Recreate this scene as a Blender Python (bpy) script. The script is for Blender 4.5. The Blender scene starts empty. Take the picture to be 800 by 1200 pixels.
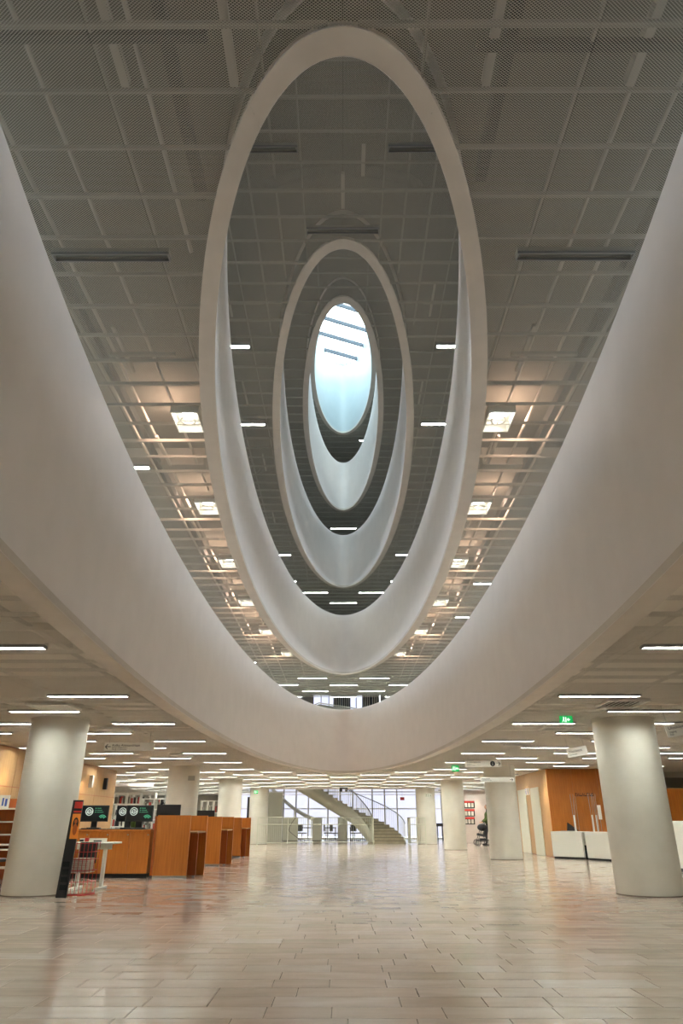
import bpy, bmesh, math, random
from mathutils import Vector, Matrix
random.seed(7)
R = math.radians
PI = math.pi
sc = bpy.context.scene
COL = sc.collection

# ------------------------------------------------------------------ camera, sky, exposure
EYE = 1.2
cam_d = bpy.data.cameras.new('camera'); cam_d.sensor_fit = 'VERTICAL'; cam_d.sensor_height = 36; cam_d.lens = 24
cam_d.clip_start = .05; cam_d.clip_end = 300
cam = bpy.data.objects.new('camera', cam_d); COL.objects.link(cam)
cam.location = (0, 0, EYE); cam.rotation_euler = (R(90 + 24.4), 0, R(.163)); sc.camera = cam
w = bpy.data.worlds.new('sky'); sc.world = w; w.use_nodes = True
bg = w.node_tree.nodes['Background']
bg.inputs[0].default_value = (.74, .89, 1, 1); bg.inputs[1].default_value = 2.7
pl = bpy.data.lights.new('skylight_portal', 'AREA'); pl.shape = 'RECTANGLE'; pl.size = 3.0; pl.size_y = 10.0; pl.cycles.is_portal = True
po = bpy.data.objects.new('skylight_portal', pl); COL.objects.link(po); po.location = (0, 24.4, 22.75)
sc.view_settings.view_transform = 'Standard'; sc.view_settings.look = 'None'
sc.view_settings.gamma = 1; sc.view_settings.use_curve_mapping = False
sc.view_settings.exposure = 2.62
sc.cycles.max_bounces = 10; sc.cycles.diffuse_bounces = 6; sc.cycles.transparent_max_bounces = 16
sc.cycles.caustics_reflective = False; sc.cycles.caustics_refractive = False
TUBE_POWER = 17.0
SPOT_POWER = 12.0
UPPER_FILL_POWER = 105.0

# ------------------------------------------------------------------ mesh helpers
class MB:
    def __init__(s): s.v = []; s.f = []; s.sm = []
    def add(s, vs, fs, smooth=False):
        b = len(s.v); s.v += [tuple(p) for p in vs]
        for f in fs: s.f.append([b + i for i in f]); s.sm.append(smooth)
        return s
    def box(s, x0, x1, y0, y1, z0, z1):
        v = [(x, y, z) for z in (z0, z1) for y in (y0, y1) for x in (x0, x1)]
        return s.add(v, [(0, 2, 3, 1), (4, 5, 7, 6), (0, 1, 5, 4), (2, 6, 7, 3), (0, 4, 6, 2), (1, 3, 7, 5)])
    def bbox(s, x0, x1, y0, y1, z0, z1, b=.01):
        bm = bmesh.new(); bmesh.ops.create_cube(bm, size=1)
        for v in bm.verts:
            v.co = Vector(((x0 + x1) / 2 + v.co.x * (x1 - x0), (y0 + y1) / 2 + v.co.y * (y1 - y0), (z0 + z1) / 2 + v.co.z * (z1 - z0)))
        bmesh.ops.bevel(bm, geom=bm.edges[:], offset=min(b, .45 * min(x1 - x0, y1 - y0, z1 - z0)), segments=2, affect='EDGES', profile=.5)
        bm.verts.index_update()
        s.add([v.co[:] for v in bm.verts], [[v.index for v in f.verts] for f in bm.faces]); bm.free(); return s
    def obox(s, c, ax, ay, az, h):
        c = Vector(c); A = [Vector(a).normalized() * k for a, k in zip((ax, ay, az), h)]
        v = [c + A[0] * i + A[1] * j + A[2] * k for k in (-1, 1) for j in (-1, 1) for i in (-1, 1)]
        return s.add(v, [(0, 2, 3, 1), (4, 5, 7, 6), (0, 1, 5, 4), (2, 6, 7, 3), (0, 4, 6, 2), (1, 3, 7, 5)])
    def tube(s, pts, r, n=8, rs=None, cap=True):
        pts = [Vector(p) for p in pts]; rings = []; up = Vector((0, 0, 1)); last = None
        for i, p in enumerate(pts):
            d = (pts[min(i + 1, len(pts) - 1)] - pts[max(i - 1, 0)]).normalized()
            if last is None:
                a = d.cross(up if abs(d.z) < .95 else Vector((1, 0, 0))).normalized()
            else: a = (last - d * last.dot(d)).normalized()
            last = a; b = d.cross(a); rr = rs[i] if rs else r
            rings.append([p + (a * math.cos(t) + b * math.sin(t)) * rr for t in [2 * PI * k / n for k in range(n)]])
        v = [q for g in rings for q in g]; f = []
        for i in range(len(pts) - 1):
            for k in range(n): f.append((i * n + k, (i + 1) * n + k, (i + 1) * n + (k + 1) % n, i * n + (k + 1) % n))
        s.add(v, f, True)
        if cap: s.add(rings[0], [list(range(n))]); s.add(rings[-1], [list(range(n))[::-1]])
        return s
    def cyl(s, x, y, z0, z1, r, n=24, r2=None):
        r2 = r if r2 is None else r2
        a = [(x + r * math.cos(2 * PI * k / n), y + r * math.sin(2 * PI * k / n), z0) for k in range(n)]
        b = [(x + r2 * math.cos(2 * PI * k / n), y + r2 * math.sin(2 * PI * k / n), z1) for k in range(n)]
        s.add(a + b, [(k, (k + 1) % n, n + (k + 1) % n, n + k) for k in range(n)], True)
        s.add(a, [list(range(n))[::-1]]); s.add(b, [list(range(n))]); return s
    def ball(s, c, rx, ry, rz, n=14, m=9):
        v = []; f = []
        for i in range(m + 1):
            t = PI * i / m
            for k in range(n):
                p = 2 * PI * k / n; v.append((c[0] + rx * math.sin(t) * math.cos(p), c[1] + ry * math.sin(t) * math.sin(p), c[2] + rz * math.cos(t)))
        for i in range(m):
            for k in range(n): f.append((i * n + k, (i + 1) * n + k, (i + 1) * n + (k + 1) % n, i * n + (k + 1) % n))
        return s.add(v, f, True)
    def prism(s, poly, z0, z1):
        n = len(poly); a = [(p[0], p[1], z0) for p in poly]; b = [(p[0], p[1], z1) for p in poly]
        s.add(a + b, [(k, (k + 1) % n, n + (k + 1) % n, n + k) for k in range(n)])
        s.add(a, [list(range(n))[::-1]]); s.add(b, [list(range(n))]); return s
    def mesh(s, name, m):
        me = bpy.data.meshes.new(name); me.from_pydata(s.v, [], s.f); me.update()
        me.polygons.foreach_set('use_smooth', s.sm)
        if m: me.materials.append(m)
        return me

def obj(name, mb, m, parent=None, loc=None):
    me = mb.mesh(name, m) if isinstance(mb, MB) else mb
    o = bpy.data.objects.new(name, me); COL.objects.link(o); o.parent = parent
    if loc is not None: o.location = loc
    return o
def struct(name, mb, m, parent=None):
    o = obj(name, mb, m, parent)
    if parent is None: o['kind'] = 'structure'
    return o
def tag(o, label, cat, group=None):
    o['label'] = label; o['category'] = cat
    if group: o['group'] = group
    return o
def thing(name, label, cat, loc=(0, 0, 0), rz=0, group=None):
    o = bpy.data.objects.new(name, None); COL.objects.link(o); o.location = loc; o.rotation_euler = (0, 0, rz)
    o.empty_display_size = .1
    return tag(o, label, cat, group)
def dup(root, loc, rz, label, group=None):
    kids = [c for c in bpy.data.objects if c.parent == root]
    r = root.copy(); COL.objects.link(r); r.location = loc; r.rotation_euler = (0, 0, rz); r['label'] = label
    if group: r['group'] = group
    for ch in kids:
        c = ch.copy(); COL.objects.link(c); c.parent = r
        for g in [q for q in bpy.data.objects if q.parent == ch]:
            d = g.copy(); COL.objects.link(d); d.parent = c
    return r

# ------------------------------------------------------------------ materials
def lin(r, g, b):
    f = lambda c: (c / 255 / 12.92) if c <= 10 else ((c / 255 + .055) / 1.055) ** 2.4
    return (f(r), f(g), f(b), 1)
def base(name, col, rough=.6, metal=0, spec=.5):
    m = bpy.data.materials.new(name); m.use_nodes = True; p = m.node_tree.nodes['Principled BSDF']
    p.inputs['Base Color'].default_value = col; p.inputs['Roughness'].default_value = rough
    p.inputs['Metallic'].default_value = metal; p.inputs['Specular IOR Level'].default_value = spec
    return m
def nd(m, t, **k):
    n = m.node_tree.nodes.new(t)
    for a, b in k.items(): setattr(n, a, b)
    return n
def lk(m, a, b): m.node_tree.links.new(a, b)
def mottled(name, c1, c2, scale=3, rough=.6, bump=.0, detail=5, spec=.5, stretch=(1, 1, 1), coord='Object'):
    m = base(name, c1, rough, spec=spec); p = m.node_tree.nodes['Principled BSDF']
    tc = nd(m, 'ShaderNodeTexCoord'); mp = nd(m, 'ShaderNodeMapping'); mp.inputs['Scale'].default_value = stretch
    no = nd(m, 'ShaderNodeTexNoise'); no.inputs['Scale'].default_value = scale; no.inputs['Detail'].default_value = detail
    cr = nd(m, 'ShaderNodeValToRGB'); cr.color_ramp.elements[0].position = .3; cr.color_ramp.elements[1].position = .7
    cr.color_ramp.elements[0].color = c1; cr.color_ramp.elements[1].color = c2
    lk(m, tc.outputs[coord], mp.inputs[0]); lk(m, mp.outputs[0], no.inputs['Vector']); lk(m, no.outputs['Fac'], cr.inputs[0])
    lk(m, cr.outputs[0], p.inputs['Base Color'])
    if bump:
        b = nd(m, 'ShaderNodeBump'); b.inputs['Strength'].default_value = bump; b.inputs['Distance'].default_value = .01
        lk(m, no.outputs['Fac'], b.inputs['Height']); lk(m, b.outputs[0], p.inputs['Normal'])
    return m
def wood(name, c1, c2, rough=.45, axis='Z'):
    st = (9, 9, .5) if axis == 'Z' else (.5, 9, 9)
    m = mottled(name, c1, c2, 3.0, rough, .03, 6, stretch=st)
    return m
def glow(name, col, strength):
    m = base(name, col, .5); p = m.node_tree.nodes['Principled BSDF']
    p.inputs['Emission Color'].default_value = col; p.inputs['Emission Strength'].default_value = strength
    return m
M = {}
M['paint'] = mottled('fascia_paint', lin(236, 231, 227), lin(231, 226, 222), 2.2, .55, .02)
M['paint_shaft'] = mottled('shaft_paint', lin(188, 198, 200), lin(184, 194, 196), 2.2, .55, .02)  # fascia paint darkened so the skylight does not burn out the shaft
M['soffit'] = mottled('soffit_paint', lin(216, 208, 196), lin(208, 200, 188), 3.0, .5, .02)
M['column'] = mottled('column_plaster', lin(214, 211, 200), lin(202, 198, 186), 1.6, .5, .03)
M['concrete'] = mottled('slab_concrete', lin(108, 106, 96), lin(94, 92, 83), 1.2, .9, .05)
M['slab_pale'] = mottled('painted_slab', lin(220, 214, 202), lin(206, 200, 188), 1.2, .9, .05)  # paler slab copy, brightness of the lit ground ceiling put into its colour
M['carpet'] = mottled('upper_floor', lin(150, 145, 138), lin(140, 135, 128), 5, .8)
M['rail'] = base('ceiling_rail', lin(158, 155, 145), .8, 0, .2)
M['rail_dark'] = base('cable_tray', lin(42, 42, 38), .7)
M['conduit'] = base('galvanised_conduit', lin(190, 186, 176), .6, 0)
M['housing'] = base('lamp_housing', lin(150, 150, 146), .4, .3)
M['tube_on'] = glow('lit_tube', (.95, 1, .93, 1), TUBE_POWER)
M['tube_off'] = base('unlit_tube', lin(120, 122, 118), .3)
M['spot_on'] = glow('lit_spot', (1, .93, .86, 1), 8)
M['white'] = base('white_laminate', lin(222, 222, 214), .4)
M['offwhite'] = base('offwhite_laminate', lin(200, 200, 184), .5)
M['grout'] = base('joint_grout', lin(118, 108, 96), .8)
M['wallgrey'] = mottled('grey_plaster', lin(176, 176, 166), lin(168, 168, 158), 2, .7)
M['wallpink'] = mottled('rosy_grey_plaster', lin(196, 184, 178), lin(188, 176, 170), 2, .7)
M['upwall'] = mottled('upper_plaster', lin(120, 118, 110), lin(110, 108, 100), 2, .8)
M['oak'] = wood('light_oak', lin(188, 150, 102), lin(172, 134, 88))
M['cherry'] = wood('orange_cherry', lin(190, 116, 44), lin(170, 98, 32), .35)
M['cherry_dark'] = wood('red_cherry', lin(176, 92, 36), lin(158, 78, 28), .35)
M['black'] = base('black_plastic', lin(22, 22, 24), .45)
M['screen'] = base('dark_screen', lin(28, 32, 34), .25)
M['ink'] = base('sign_ink', lin(28, 28, 30), .6)
M['signw'] = base('sign_white', lin(226, 224, 216), .5)
M['green'] = glow('exit_green', lin(20, 170, 84), .16)
M['exitw'] = glow('exit_white', (.9, 1, .93, 1), .18)
M['red'] = base('red_wire', lin(170, 30, 34), .4)
M['orange'] = base('orange_print', lin(230, 140, 52), .5)
M['redprint'] = base('red_print', lin(186, 44, 36), .5)
M['skin'] = base('skin', lin(196, 150, 122), .5)
M['hair'] = base('dark_hair', lin(40, 30, 24), .7)
M['jacket'] = mottled('olive_jacket', lin(86, 104, 44), lin(70, 88, 34), 8, .8)
M['trouser'] = base('dark_trousers', lin(34, 34, 40), .8)
M['steel'] = base('brushed_steel', lin(150, 150, 146), .3, .9)
M['rodw'] = base('pale_rod', lin(198, 200, 184), .4, .1)
M['steprisers'] = mottled('stair_stone', lin(176, 166, 142), lin(160, 150, 128), 4, .6)
M['newspaper'] = mottled('newsprint', lin(200, 196, 182), lin(176, 172, 160), 30, .8)
M['blue'] = base('blue_print', lin(60, 90, 170), .5)
M['teal'] = glow('teal_print', lin(70, 170, 130), .12)
M['cream'] = glow('screen_white', lin(190, 205, 200), .1)
M['alu'] = base('mullion', lin(70, 78, 88), .6)
M['frost'] = glow('daylit_pane', (.76, .80, .98, 1), .16)

def floor_mat():
    m = base('limestone', lin(205, 190, 174), .2); p = m.node_tree.nodes['Principled BSDF']
    g = nd(m, 'ShaderNodeNewGeometry'); oi = nd(m, 'ShaderNodeObjectInfo')
    ad = nd(m, 'ShaderNodeMath', operation='ADD'); fr = nd(m, 'ShaderNodeMath', operation='FRACT')
    lk(m, g.outputs['Random Per Island'], ad.inputs[0]); lk(m, oi.outputs['Random'], ad.inputs[1]); lk(m, ad.outputs[0], fr.inputs[0])
    cr = nd(m, 'ShaderNodeValToRGB'); e = cr.color_ramp.elements
    e[0].color = lin(180, 164, 150); e[1].color = lin(200, 187, 175)
    x = e.new(.5); x.color = lin(194, 176, 162)
    lk(m, fr.outputs[0], cr.inputs[0])
    no = nd(m, 'ShaderNodeTexNoise'); no.inputs['Scale'].default_value = 2.2; no.inputs['Detail'].default_value = 7
    mp = nd(m, 'ShaderNodeMapping'); mp.inputs['Scale'].default_value = (1, 3.2, 1)
    lk(m, g.outputs['Position'], mp.inputs[0]); lk(m, mp.outputs[0], no.inputs['Vector'])
    mx = nd(m, 'ShaderNodeMixRGB', blend_type='MULTIPLY'); mx.inputs[0].default_value = .5
    c2 = nd(m, 'ShaderNodeValToRGB'); c2.color_ramp.elements[0].position = .3; c2.color_ramp.elements[0].color = (.72, .70, .68, 1)
    c2.color_ramp.elements[1].position = .7; c2.color_ramp.elements[1].color = (1, 1, 1, 1)
    lk(m, no.outputs['Fac'], c2.inputs[0]); lk(m, cr.outputs[0], mx.inputs[1]); lk(m, c2.outputs[0], mx.inputs[2])
    lk(m, mx.outputs[0], p.inputs['Base Color'])
    rr = nd(m, 'ShaderNodeMapRange'); rr.inputs['To Min'].default_value = .09; rr.inputs['To Max'].default_value = .22
    lk(m, no.outputs['Fac'], rr.inputs['Value']); lk(m, rr.outputs[0], p.inputs['Roughness'])
    return m
M['stone'] = floor_mat()

def mesh_mat(col, thr):
    m = bpy.data.materials.new('expanded_metal'); m.use_nodes = True; nt = m.node_tree; p = nt.nodes['Principled BSDF']; out = nt.nodes['Material Output']
    p.inputs['Base Color'].default_value = col; p.inputs['Roughness'].default_value = .6
    g = nd(m, 'ShaderNodeNewGeometry'); sp = nd(m, 'ShaderNodeSeparateXYZ'); lk(m, g.outputs['Position'], sp.inputs[0])
    a = nd(m, 'ShaderNodeMath', operation='DIVIDE'); a.inputs[1].default_value = .032; lk(m, sp.outputs[0], a.inputs[0])
    b = nd(m, 'ShaderNodeMath', operation='DIVIDE'); b.inputs[1].default_value = .022; lk(m, sp.outputs[1], b.inputs[0])
    u = nd(m, 'ShaderNodeMath', operation='ADD'); v = nd(m, 'ShaderNodeMath', operation='SUBTRACT')
    for q in (u, v): lk(m, a.outputs[0], q.inputs[0]); lk(m, b.outputs[0], q.inputs[1])
    pu = nd(m, 'ShaderNodeMath', operation='PINGPONG'); pv = nd(m, 'ShaderNodeMath', operation='PINGPONG')
    for q, r_ in ((pu, u), (pv, v)): q.inputs[1].default_value = .5; lk(m, r_.outputs[0], q.inputs[0])
    mn = nd(m, 'ShaderNodeMath', operation='MINIMUM'); lk(m, pu.outputs[0], mn.inputs[0]); lk(m, pv.outputs[0], mn.inputs[1])
    lt = nd(m, 'ShaderNodeMath', operation='GREATER_THAN'); lt.inputs[1].default_value = thr; lk(m, mn.outputs[0], lt.inputs[0])
    tr = nd(m, 'ShaderNodeBsdfTransparent'); mx = nd(m, 'ShaderNodeMixShader')
    lk(m, lt.outputs[0], mx.inputs[0]); lk(m, p.outputs[0], mx.inputs[1]); lk(m, tr.outputs[0], mx.inputs[2]); lk(m, mx.outputs[0], out.inputs[0])
    return m
M['mesh'] = mesh_mat(lin(200, 197, 184), .135)
M['mesh_pale'] = mesh_mat(lin(232, 226, 212), .17)  # same mesh in a lighter colour, standing in for bounce light below
def glass_mat():
    m = bpy.data.materials.new('clear_glass'); m.use_nodes = True; nt = m.node_tree; out = nt.nodes['Material Output']
    tr = nd(m, 'ShaderNodeBsdfTransparent'); tr.inputs[0].default_value = (.94, .97, .96, 1)
    gl = nd(m, 'ShaderNodeBsdfGlossy'); gl.inputs['Roughness'].default_value = .05
    fr = nd(m, 'ShaderNodeFresnel'); fr.inputs[0].default_value = 1.25
    mx = nd(m, 'ShaderNodeMixShader'); lk(m, fr.outputs[0], mx.inputs[0]); lk(m, tr.outputs[0], mx.inputs[1]); lk(m, gl.outputs[0], mx.inputs[2]); lk(m, mx.outputs[0], out.inputs[0])
    return m
M['glass'] = glass_mat()

# ------------------------------------------------------------------ the void: five stacked elliptical openings
LV = [  # z of mesh ceiling, rim z, centre y, outer (b, a), inner (b, a)
    dict(z=3.05, rim=5.57, yc=13.4, bo=17.0, ao=3.25, bi=16.72, ai=2.97),
    dict(z=6.95, rim=9.50, yc=16.44, bo=13.105, ao=2.66, bi=12.87, ai=2.40),
    dict(z=10.85, rim=13.36, yc=19.45, bo=10.2, ao=2.03, bi=9.97, ai=1.82),
    dict(z=14.75, rim=17.28, yc=22.45, bo=7.36, ao=1.49, bi=7.14, ai=1.29),
    dict(z=18.65, rim=22.5, yc=24.4, bo=4.80, ao=1.40, bi=4.60, ai=1.21)]
XW = [16, 9, 9, 9, 9]; Y0 = -9
YB = [45, 35.4, 37.4, 37.4, 37.4]
N = 192
def ell(a, b, yc, t): return (a * math.cos(t), yc + b * math.sin(t))
def rect_hit(yc, dx, dy, X, ya, yb):
    k = 1e9
    if abs(dx) > 1e-9: k = min(k, X / abs(dx))
    if dy > 1e-9: k = min(k, (yb - yc) / dy)
    if dy < -1e-9: k = min(k, (yc - ya) / -dy)
    return (dx * k, yc + dy * k)
def holed(mb, a, b, yc, X, ya, yb, z, up):
    ts = [2 * PI * k / N for k in range(N)]
    for cx, cy in ((X, yb), (-X, yb), (X, ya), (-X, ya)):
        ts.append(math.atan2((cy - yc) / b, cx / a) % (2 * PI))
    ts = sorted(set(ts)); n = len(ts)
    ins = [ell(a, b, yc, t) for t in ts]
    # ray through the same angle parameter
    outs = [rect_hit(yc, a * math.cos(t), b * math.sin(t), X, ya, yb) for t in ts]
    v = [(p[0], p[1], z) for p in ins] + [(p[0], p[1], z) for p in outs]
    f = [(k, (k + 1) % n, n + (k + 1) % n, n + k) for k in range(n)]
    if up: f = [q[::-1] for q in f]
    mb.add(v, f)
def ellwall(mb, a, b, yc, z0, z1, inward=True):
    v = []; 
    for k in range(N):
        p = ell(a, b, yc, 2 * PI * k / N); v += [(p[0], p[1], z0), (p[0], p[1], z1)]
    f = [(2 * k, 2 * k + 1, (2 * k + 3) % (2 * N), (2 * k + 2) % (2 * N)) for k in range(N)]
    if not inward: f = [q[::-1] for q in f]
    mb.add(v, f, True)
def ellring(mb, ai, bi, ao, bo, yc, z, up, t0=0, t1=2 * PI, n=N):
    v = []
    for k in range(n + 1):
        t = t0 + (t1 - t0) * k / n; p = ell(ai, bi, yc, t); q = ell(ao, bo, yc, t); v += [(p[0], p[1], z), (q[0], q[1], z)]
    f = [(2 * k, 2 * k + 2, 2 * k + 3, 2 * k + 1) for k in range(n)]
    if up: f = [q[::-1] for q in f]
    mb.add(v, f)

def halfw(L, y, key='o'):
    a = L['a' + key]; b = L['b' + key]; d = 1 - ((y - L['yc']) / b) ** 2
    return a * math.sqrt(d) if d > 0 else 0
def clip_cells(x0, x1, y0, y1, L, inset=.10):
    """polygons of a cell minus the opening"""
    out = []
    parts = [(x0, x1)] if x0 * x1 >= 0 else [(x0, 0), (0, x1)]
    for (a, b) in parts:
        sgn = -1 if (a + b) < 0 else 1
        lo, hi = sorted((abs(a), abs(b)))
        ys = [y0 + (y1 - y0) * k / 10 for k in range(11)]
        ys += [q for e in (-1, 1) for d_ in (.0, .004, .015, .035, .07, .11) for q in [L['yc'] + e * (L['bo'] - d_)] if y0 < q < y1]
        ys.sort()
        ws = [max(lo, halfw(L, y) - inset) for y in ys]
        if max(halfw(L, y) - inset for y in ys) <= lo: out.append([(sgn * lo, y0), (sgn * hi, y0), (sgn * hi, y1), (sgn * lo, y1)]); continue
        run = []
        for y, w_ in list(zip(ys, ws)) + [(None, 99)]:
            if w_ < hi: run.append((y, w_))
            else:
                if len(run) > 1: out.append([(sgn * q, yy) for yy, q in run] + [(sgn * hi, run[-1][0]), (sgn * hi, run[0][0])])
                run = []
    return out

ceilings = []
for i, L in enumerate(LV):
    z = L['z']; sb, st = z + .72, z + 1.40
    X = XW[i]; yb = YB[i]
    # slab of the floor above, seen through the mesh
    s = MB()
    holed(s, L['ao'], L['bo'], L['yc'], X, Y0, yb, sb, False); holed(s, L['ai'] + .1, L['bi'] + .1, L['yc'], X, Y0, yb, st, True)
    if i == 0:
        for sx in (-1, 1):
            a, b = sorted((sx * 5.6, sx * 16)); s.box(a, b, 45, 57, sb, st)
        s.box(-5.6, 5.6, 54, 57, sb, st)
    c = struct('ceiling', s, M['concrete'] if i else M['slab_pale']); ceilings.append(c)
    # soffit ring in segments with fine open joints
    t = MB(); ellring(t, L['ai'], L['bi'], L['ao'], L['bo'], L['yc'], z + .06, True)
    tr = struct('trim_%d' % (i + 1), t, M['soffit'])
    ns = 10
    for k in range(ns):
        gp = lambda t_: .003 / math.hypot(L['ao'] * math.sin(t_), L['bo'] * math.cos(t_)); a0 = 2 * PI * k / ns; a1 = 2 * PI * (k + 1) / ns; a0 += gp(a0); a1 -= gp(a1)
        q = MB(); ellring(q, L['ai'], L['bi'], L['ao'], L['bo'], L['yc'], z - .014, False, a0, a1, 24)
        for key in ('i', 'o'):
            v = []
            for j in range(25):
                p = ell(L['a' + key], L['b' + key], L['yc'], a0 + (a1 - a0) * j / 24); v += [(p[0], p[1], z - .014), (p[0], p[1], z + (.06 if key == 'i' else .012))]
            q.add(v, [(2 * j, 2 * j + 1, 2 * j + 3, 2 * j + 2) for j in range(24)], True)
        obj('soffit_panel', q, M['soffit'], tr)
    # fascia and balustrade
    wmb = MB(); ellwall(wmb, L['ai'] + .005, L['bi'] + .005, L['yc'], z - .02, L['rim']); ellwall(wmb, L['ai'] + .13, L['bi'] + .13, L['yc'], sb, L['rim'], False)
    ellring(wmb, L['ai'] + .005, L['bi'] + .005, L['ai'] + .13, L['bi'] + .13, L['yc'], L['rim'], True)
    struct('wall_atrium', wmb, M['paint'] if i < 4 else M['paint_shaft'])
    u_ = MB(); ellwall(u_, L['ai'] + .13, L['bi'] + .13, L['yc'], z + .02, sb, False); obj('upstand', u_, M['concrete'], c)

# mesh panels
PX = 1.36; PY = 1.63
def panels(i, xs, ys, big):
    L = LV[i]; c = ceilings[i]
    for x0, x1 in zip(xs[:-1], xs[1:]):
        for y0, y1 in zip(ys[:-1], ys[1:]):
            polys = clip_cells(x0, x1, y0, y1, L)
            if not polys: continue
            m = MB(); g = .002
            for P in polys:
                n = len(P); cx = sum(p[0] for p in P) / n; cy = sum(p[1] for p in P) / n
                Q = [(p[0] + (g if p[0] < cx else -g), p[1] + (g if p[1] < cy else -g), L['z']) for p in P]
                m.add(Q, [list(range(n))])
            big.append((c, m))
def ups(a, b, st, off=0):
    r_ = []; k = math.ceil((a - off) / st)
    while off + k * st <= b + 1e-6: r_.append(off + k * st); k += 1
    return r_
R1 = [PX * (k + .5) for k in range(-10, 10)]
lst = []; panels(0, [-16] + R1[::2] + [R1[-1], 16], ups(3.2, 31, PY, 9.05 + PY / 2), lst)
for c, m in lst: obj('mesh_panel', m, M['mesh_pale'], c)
for i in (1, 2):
    lst = []; panels(i, [PX * (k + .5) for k in range(-5, 5)] if i == 1 else [PX * (k + .5) for k in range(-4, 4)], ups(0, 37.3, PY, 9.05 + PY / 2) if i > 1 else ups(0, 34, PY, 9.05 + PY / 2) + [35.4], lst)
    for c, m in lst: obj('mesh_panel', m, M['mesh'], c)
for i in (3, 4):
    lst = []; panels(i, [PX * (k + .5) for k in range(-4, 4)], ups(8, 37.3, 2 * PY, 9.05 + PY / 2), lst)
    for c, m in lst: obj('mesh_panel', m, M['mesh'], c)
# outlying mesh, joined
y_n, y_f = ups(3.2, 31, PY, 9.05 + PY / 2)[0], ups(3.2, 31, PY, 9.05 + PY / 2)[-1]
m = MB(); lst = []
for (xs, ys) in (([-16, -3.4, 3.4, 16], [-9, y_n - 3, y_n - 1.5, y_n]), ([-16, 16], [y_f, 45]), ([-16, -5.6], [45, 57]), ([5.6, 16], [45, 57]), ([-5.6, 5.6], [54, 57])):
    for a, b in zip(xs[:-1], xs[1:]):
        for p, q in zip(ys[:-1], ys[1:]):
            for P in clip_cells(a, b, p, q, LV[0]): m.add([(x, y, 3.05) for x, y in P], [list(range(len(P)))])
o = obj('mesh_sheeting', m, M['mesh_pale'], ceilings[0]); o['kind'] = 'stuff'
for i in (1, 2, 3, 4):
    m = MB(); L = LV[i]; xin = PX * (4.5 if i == 1 else 3.5)
    for a, b in ((-9, -xin), (xin, 9)): m.add([(a, -9, L['z']), (b, -9, L['z']), (b, YB[i], L['z']), (a, YB[i], L['z'])], [(0, 1, 2, 3)])
    yn = ups(0 if i < 3 else 8, 37.3, PY if i < 3 else 2 * PY, 9.05 + PY / 2)[0]
    m.add([(-xin, -9, L['z']), (xin, -9, L['z']), (xin, yn, L['z']), (-xin, yn, L['z'])], [(0, 1, 2, 3)])
    o = obj('mesh_sheeting', m, M['mesh'], ceilings[i]); o['kind'] = 'stuff'

def inside(L, x, y, key='i', pad=0):
    return (x / (L['a' + key] + pad)) ** 2 + ((y - L['yc']) / (L['b' + key] + pad)) ** 2 < 1
# rails carrying the mesh: transverse every .543 m, lengthwise every 1.36 m
def rail_box(x0, x1, y0, y1, z, h=.05): return MB().box(x0, x1, y0, y1, z + .008, z + .008 + h)
for i, L in enumerate(LV):
    X = [14, 6.0, 4.7, 4.7, 4.7][i]; st = PY / 3; joined = MB() if i not in (1, 2) else None
    for y in ups(3.3 if i < 3 else 9, 30 if i == 0 else YB[i] - .3, st, 9.05 + PY / 2):
        hw = max(halfw(L, y - .02), halfw(L, y + .02)) - .06; wd = .011 if round((y - 9.05 - PY / 2) / st) % 3 else .02
        segs = [(-X, X)] if hw < 0.1 else [(-X, -hw), (hw, X)]
        for a, b in segs:
            if joined: joined.box(a, b, y - wd, y + wd, L['z'] + .008, L['z'] + .05)
            else: obj('ceiling_rail', rail_box(a, b, y - wd, y + wd, L['z']), M['rail'], ceilings[i])
    for k in range(-9 if i == 0 else -4, 9 if i == 0 else 4):
        x = PX * (k + .5); L_ = L
        if abs(x) < L['ao']:
            d = L['bo'] * math.sqrt(1 - (x / L['ao']) ** 2) - .05; segs = [(3.0 if i < 3 else 8, L['yc'] - d), (L['yc'] + d, min(37, YB[i]))]
        else: segs = [(3.0, min(37, YB[i]))]
        for a, b in segs:
            if b - a < .2: continue
            if joined: joined.box(x - .012, x + .012, a, b, L['z'] + .055, L['z'] + .10)
            else: obj('ceiling_rail', MB().box(x - .012, x + .012, a, b, L['z'] + .055, L['z'] + .11), M['rail'], ceilings[i])
    if joined: o = obj('rail_grid', joined, M['rail'], ceilings[i]); o['kind'] = 'stuff'
# services between mesh and slab
def conduit(i, pts, r, m='conduit', name='conduit'):
    L = LV[i]; x = pts[0][0]
    if len(pts) == 2 and abs(x) < L['ao'] + .2:
        d = (L['bo'] + .2) * math.sqrt(1 - (x / (L['ao'] + .2)) ** 2)
        for a, b in ((pts[0][1], L['yc'] - d), (L['yc'] + d, pts[1][1])):
            if b - a > .3: obj(name, MB().tube([(x, a, L['z'] + pts[0][2]), (x, b, L['z'] + pts[0][2])], r, 8), M[m], ceilings[i])
        return
    obj(name, MB().tube([(p[0], p[1], LV[i]['z'] + p[2]) for p in pts], r, 8), M[m], ceilings[i])
def tray(i, x0, x1, y0, y1, z0, z1, m='rail_dark', name='cable_tray'):
    L = LV[i]
    if y1 - y0 > 1.5 and min(abs(x0), abs(x1)) < L['ao'] + .1: y1 = min(y1, L['yc'] - (L['bo'] + .15) * math.sqrt(max(0, 1 - ((abs(x0) + abs(x1)) / 2 / (L['ao'] + .15)) ** 2)))
    elif inside(L, x0, (y0 + y1) / 2, 'o', .1) or inside(L, x1, (y0 + y1) / 2, 'o', .1): return
    obj(name, MB().box(x0, x1, y0, y1, LV[i]['z'] + z0, LV[i]['z'] + z1), M[m], ceilings[i])
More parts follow.
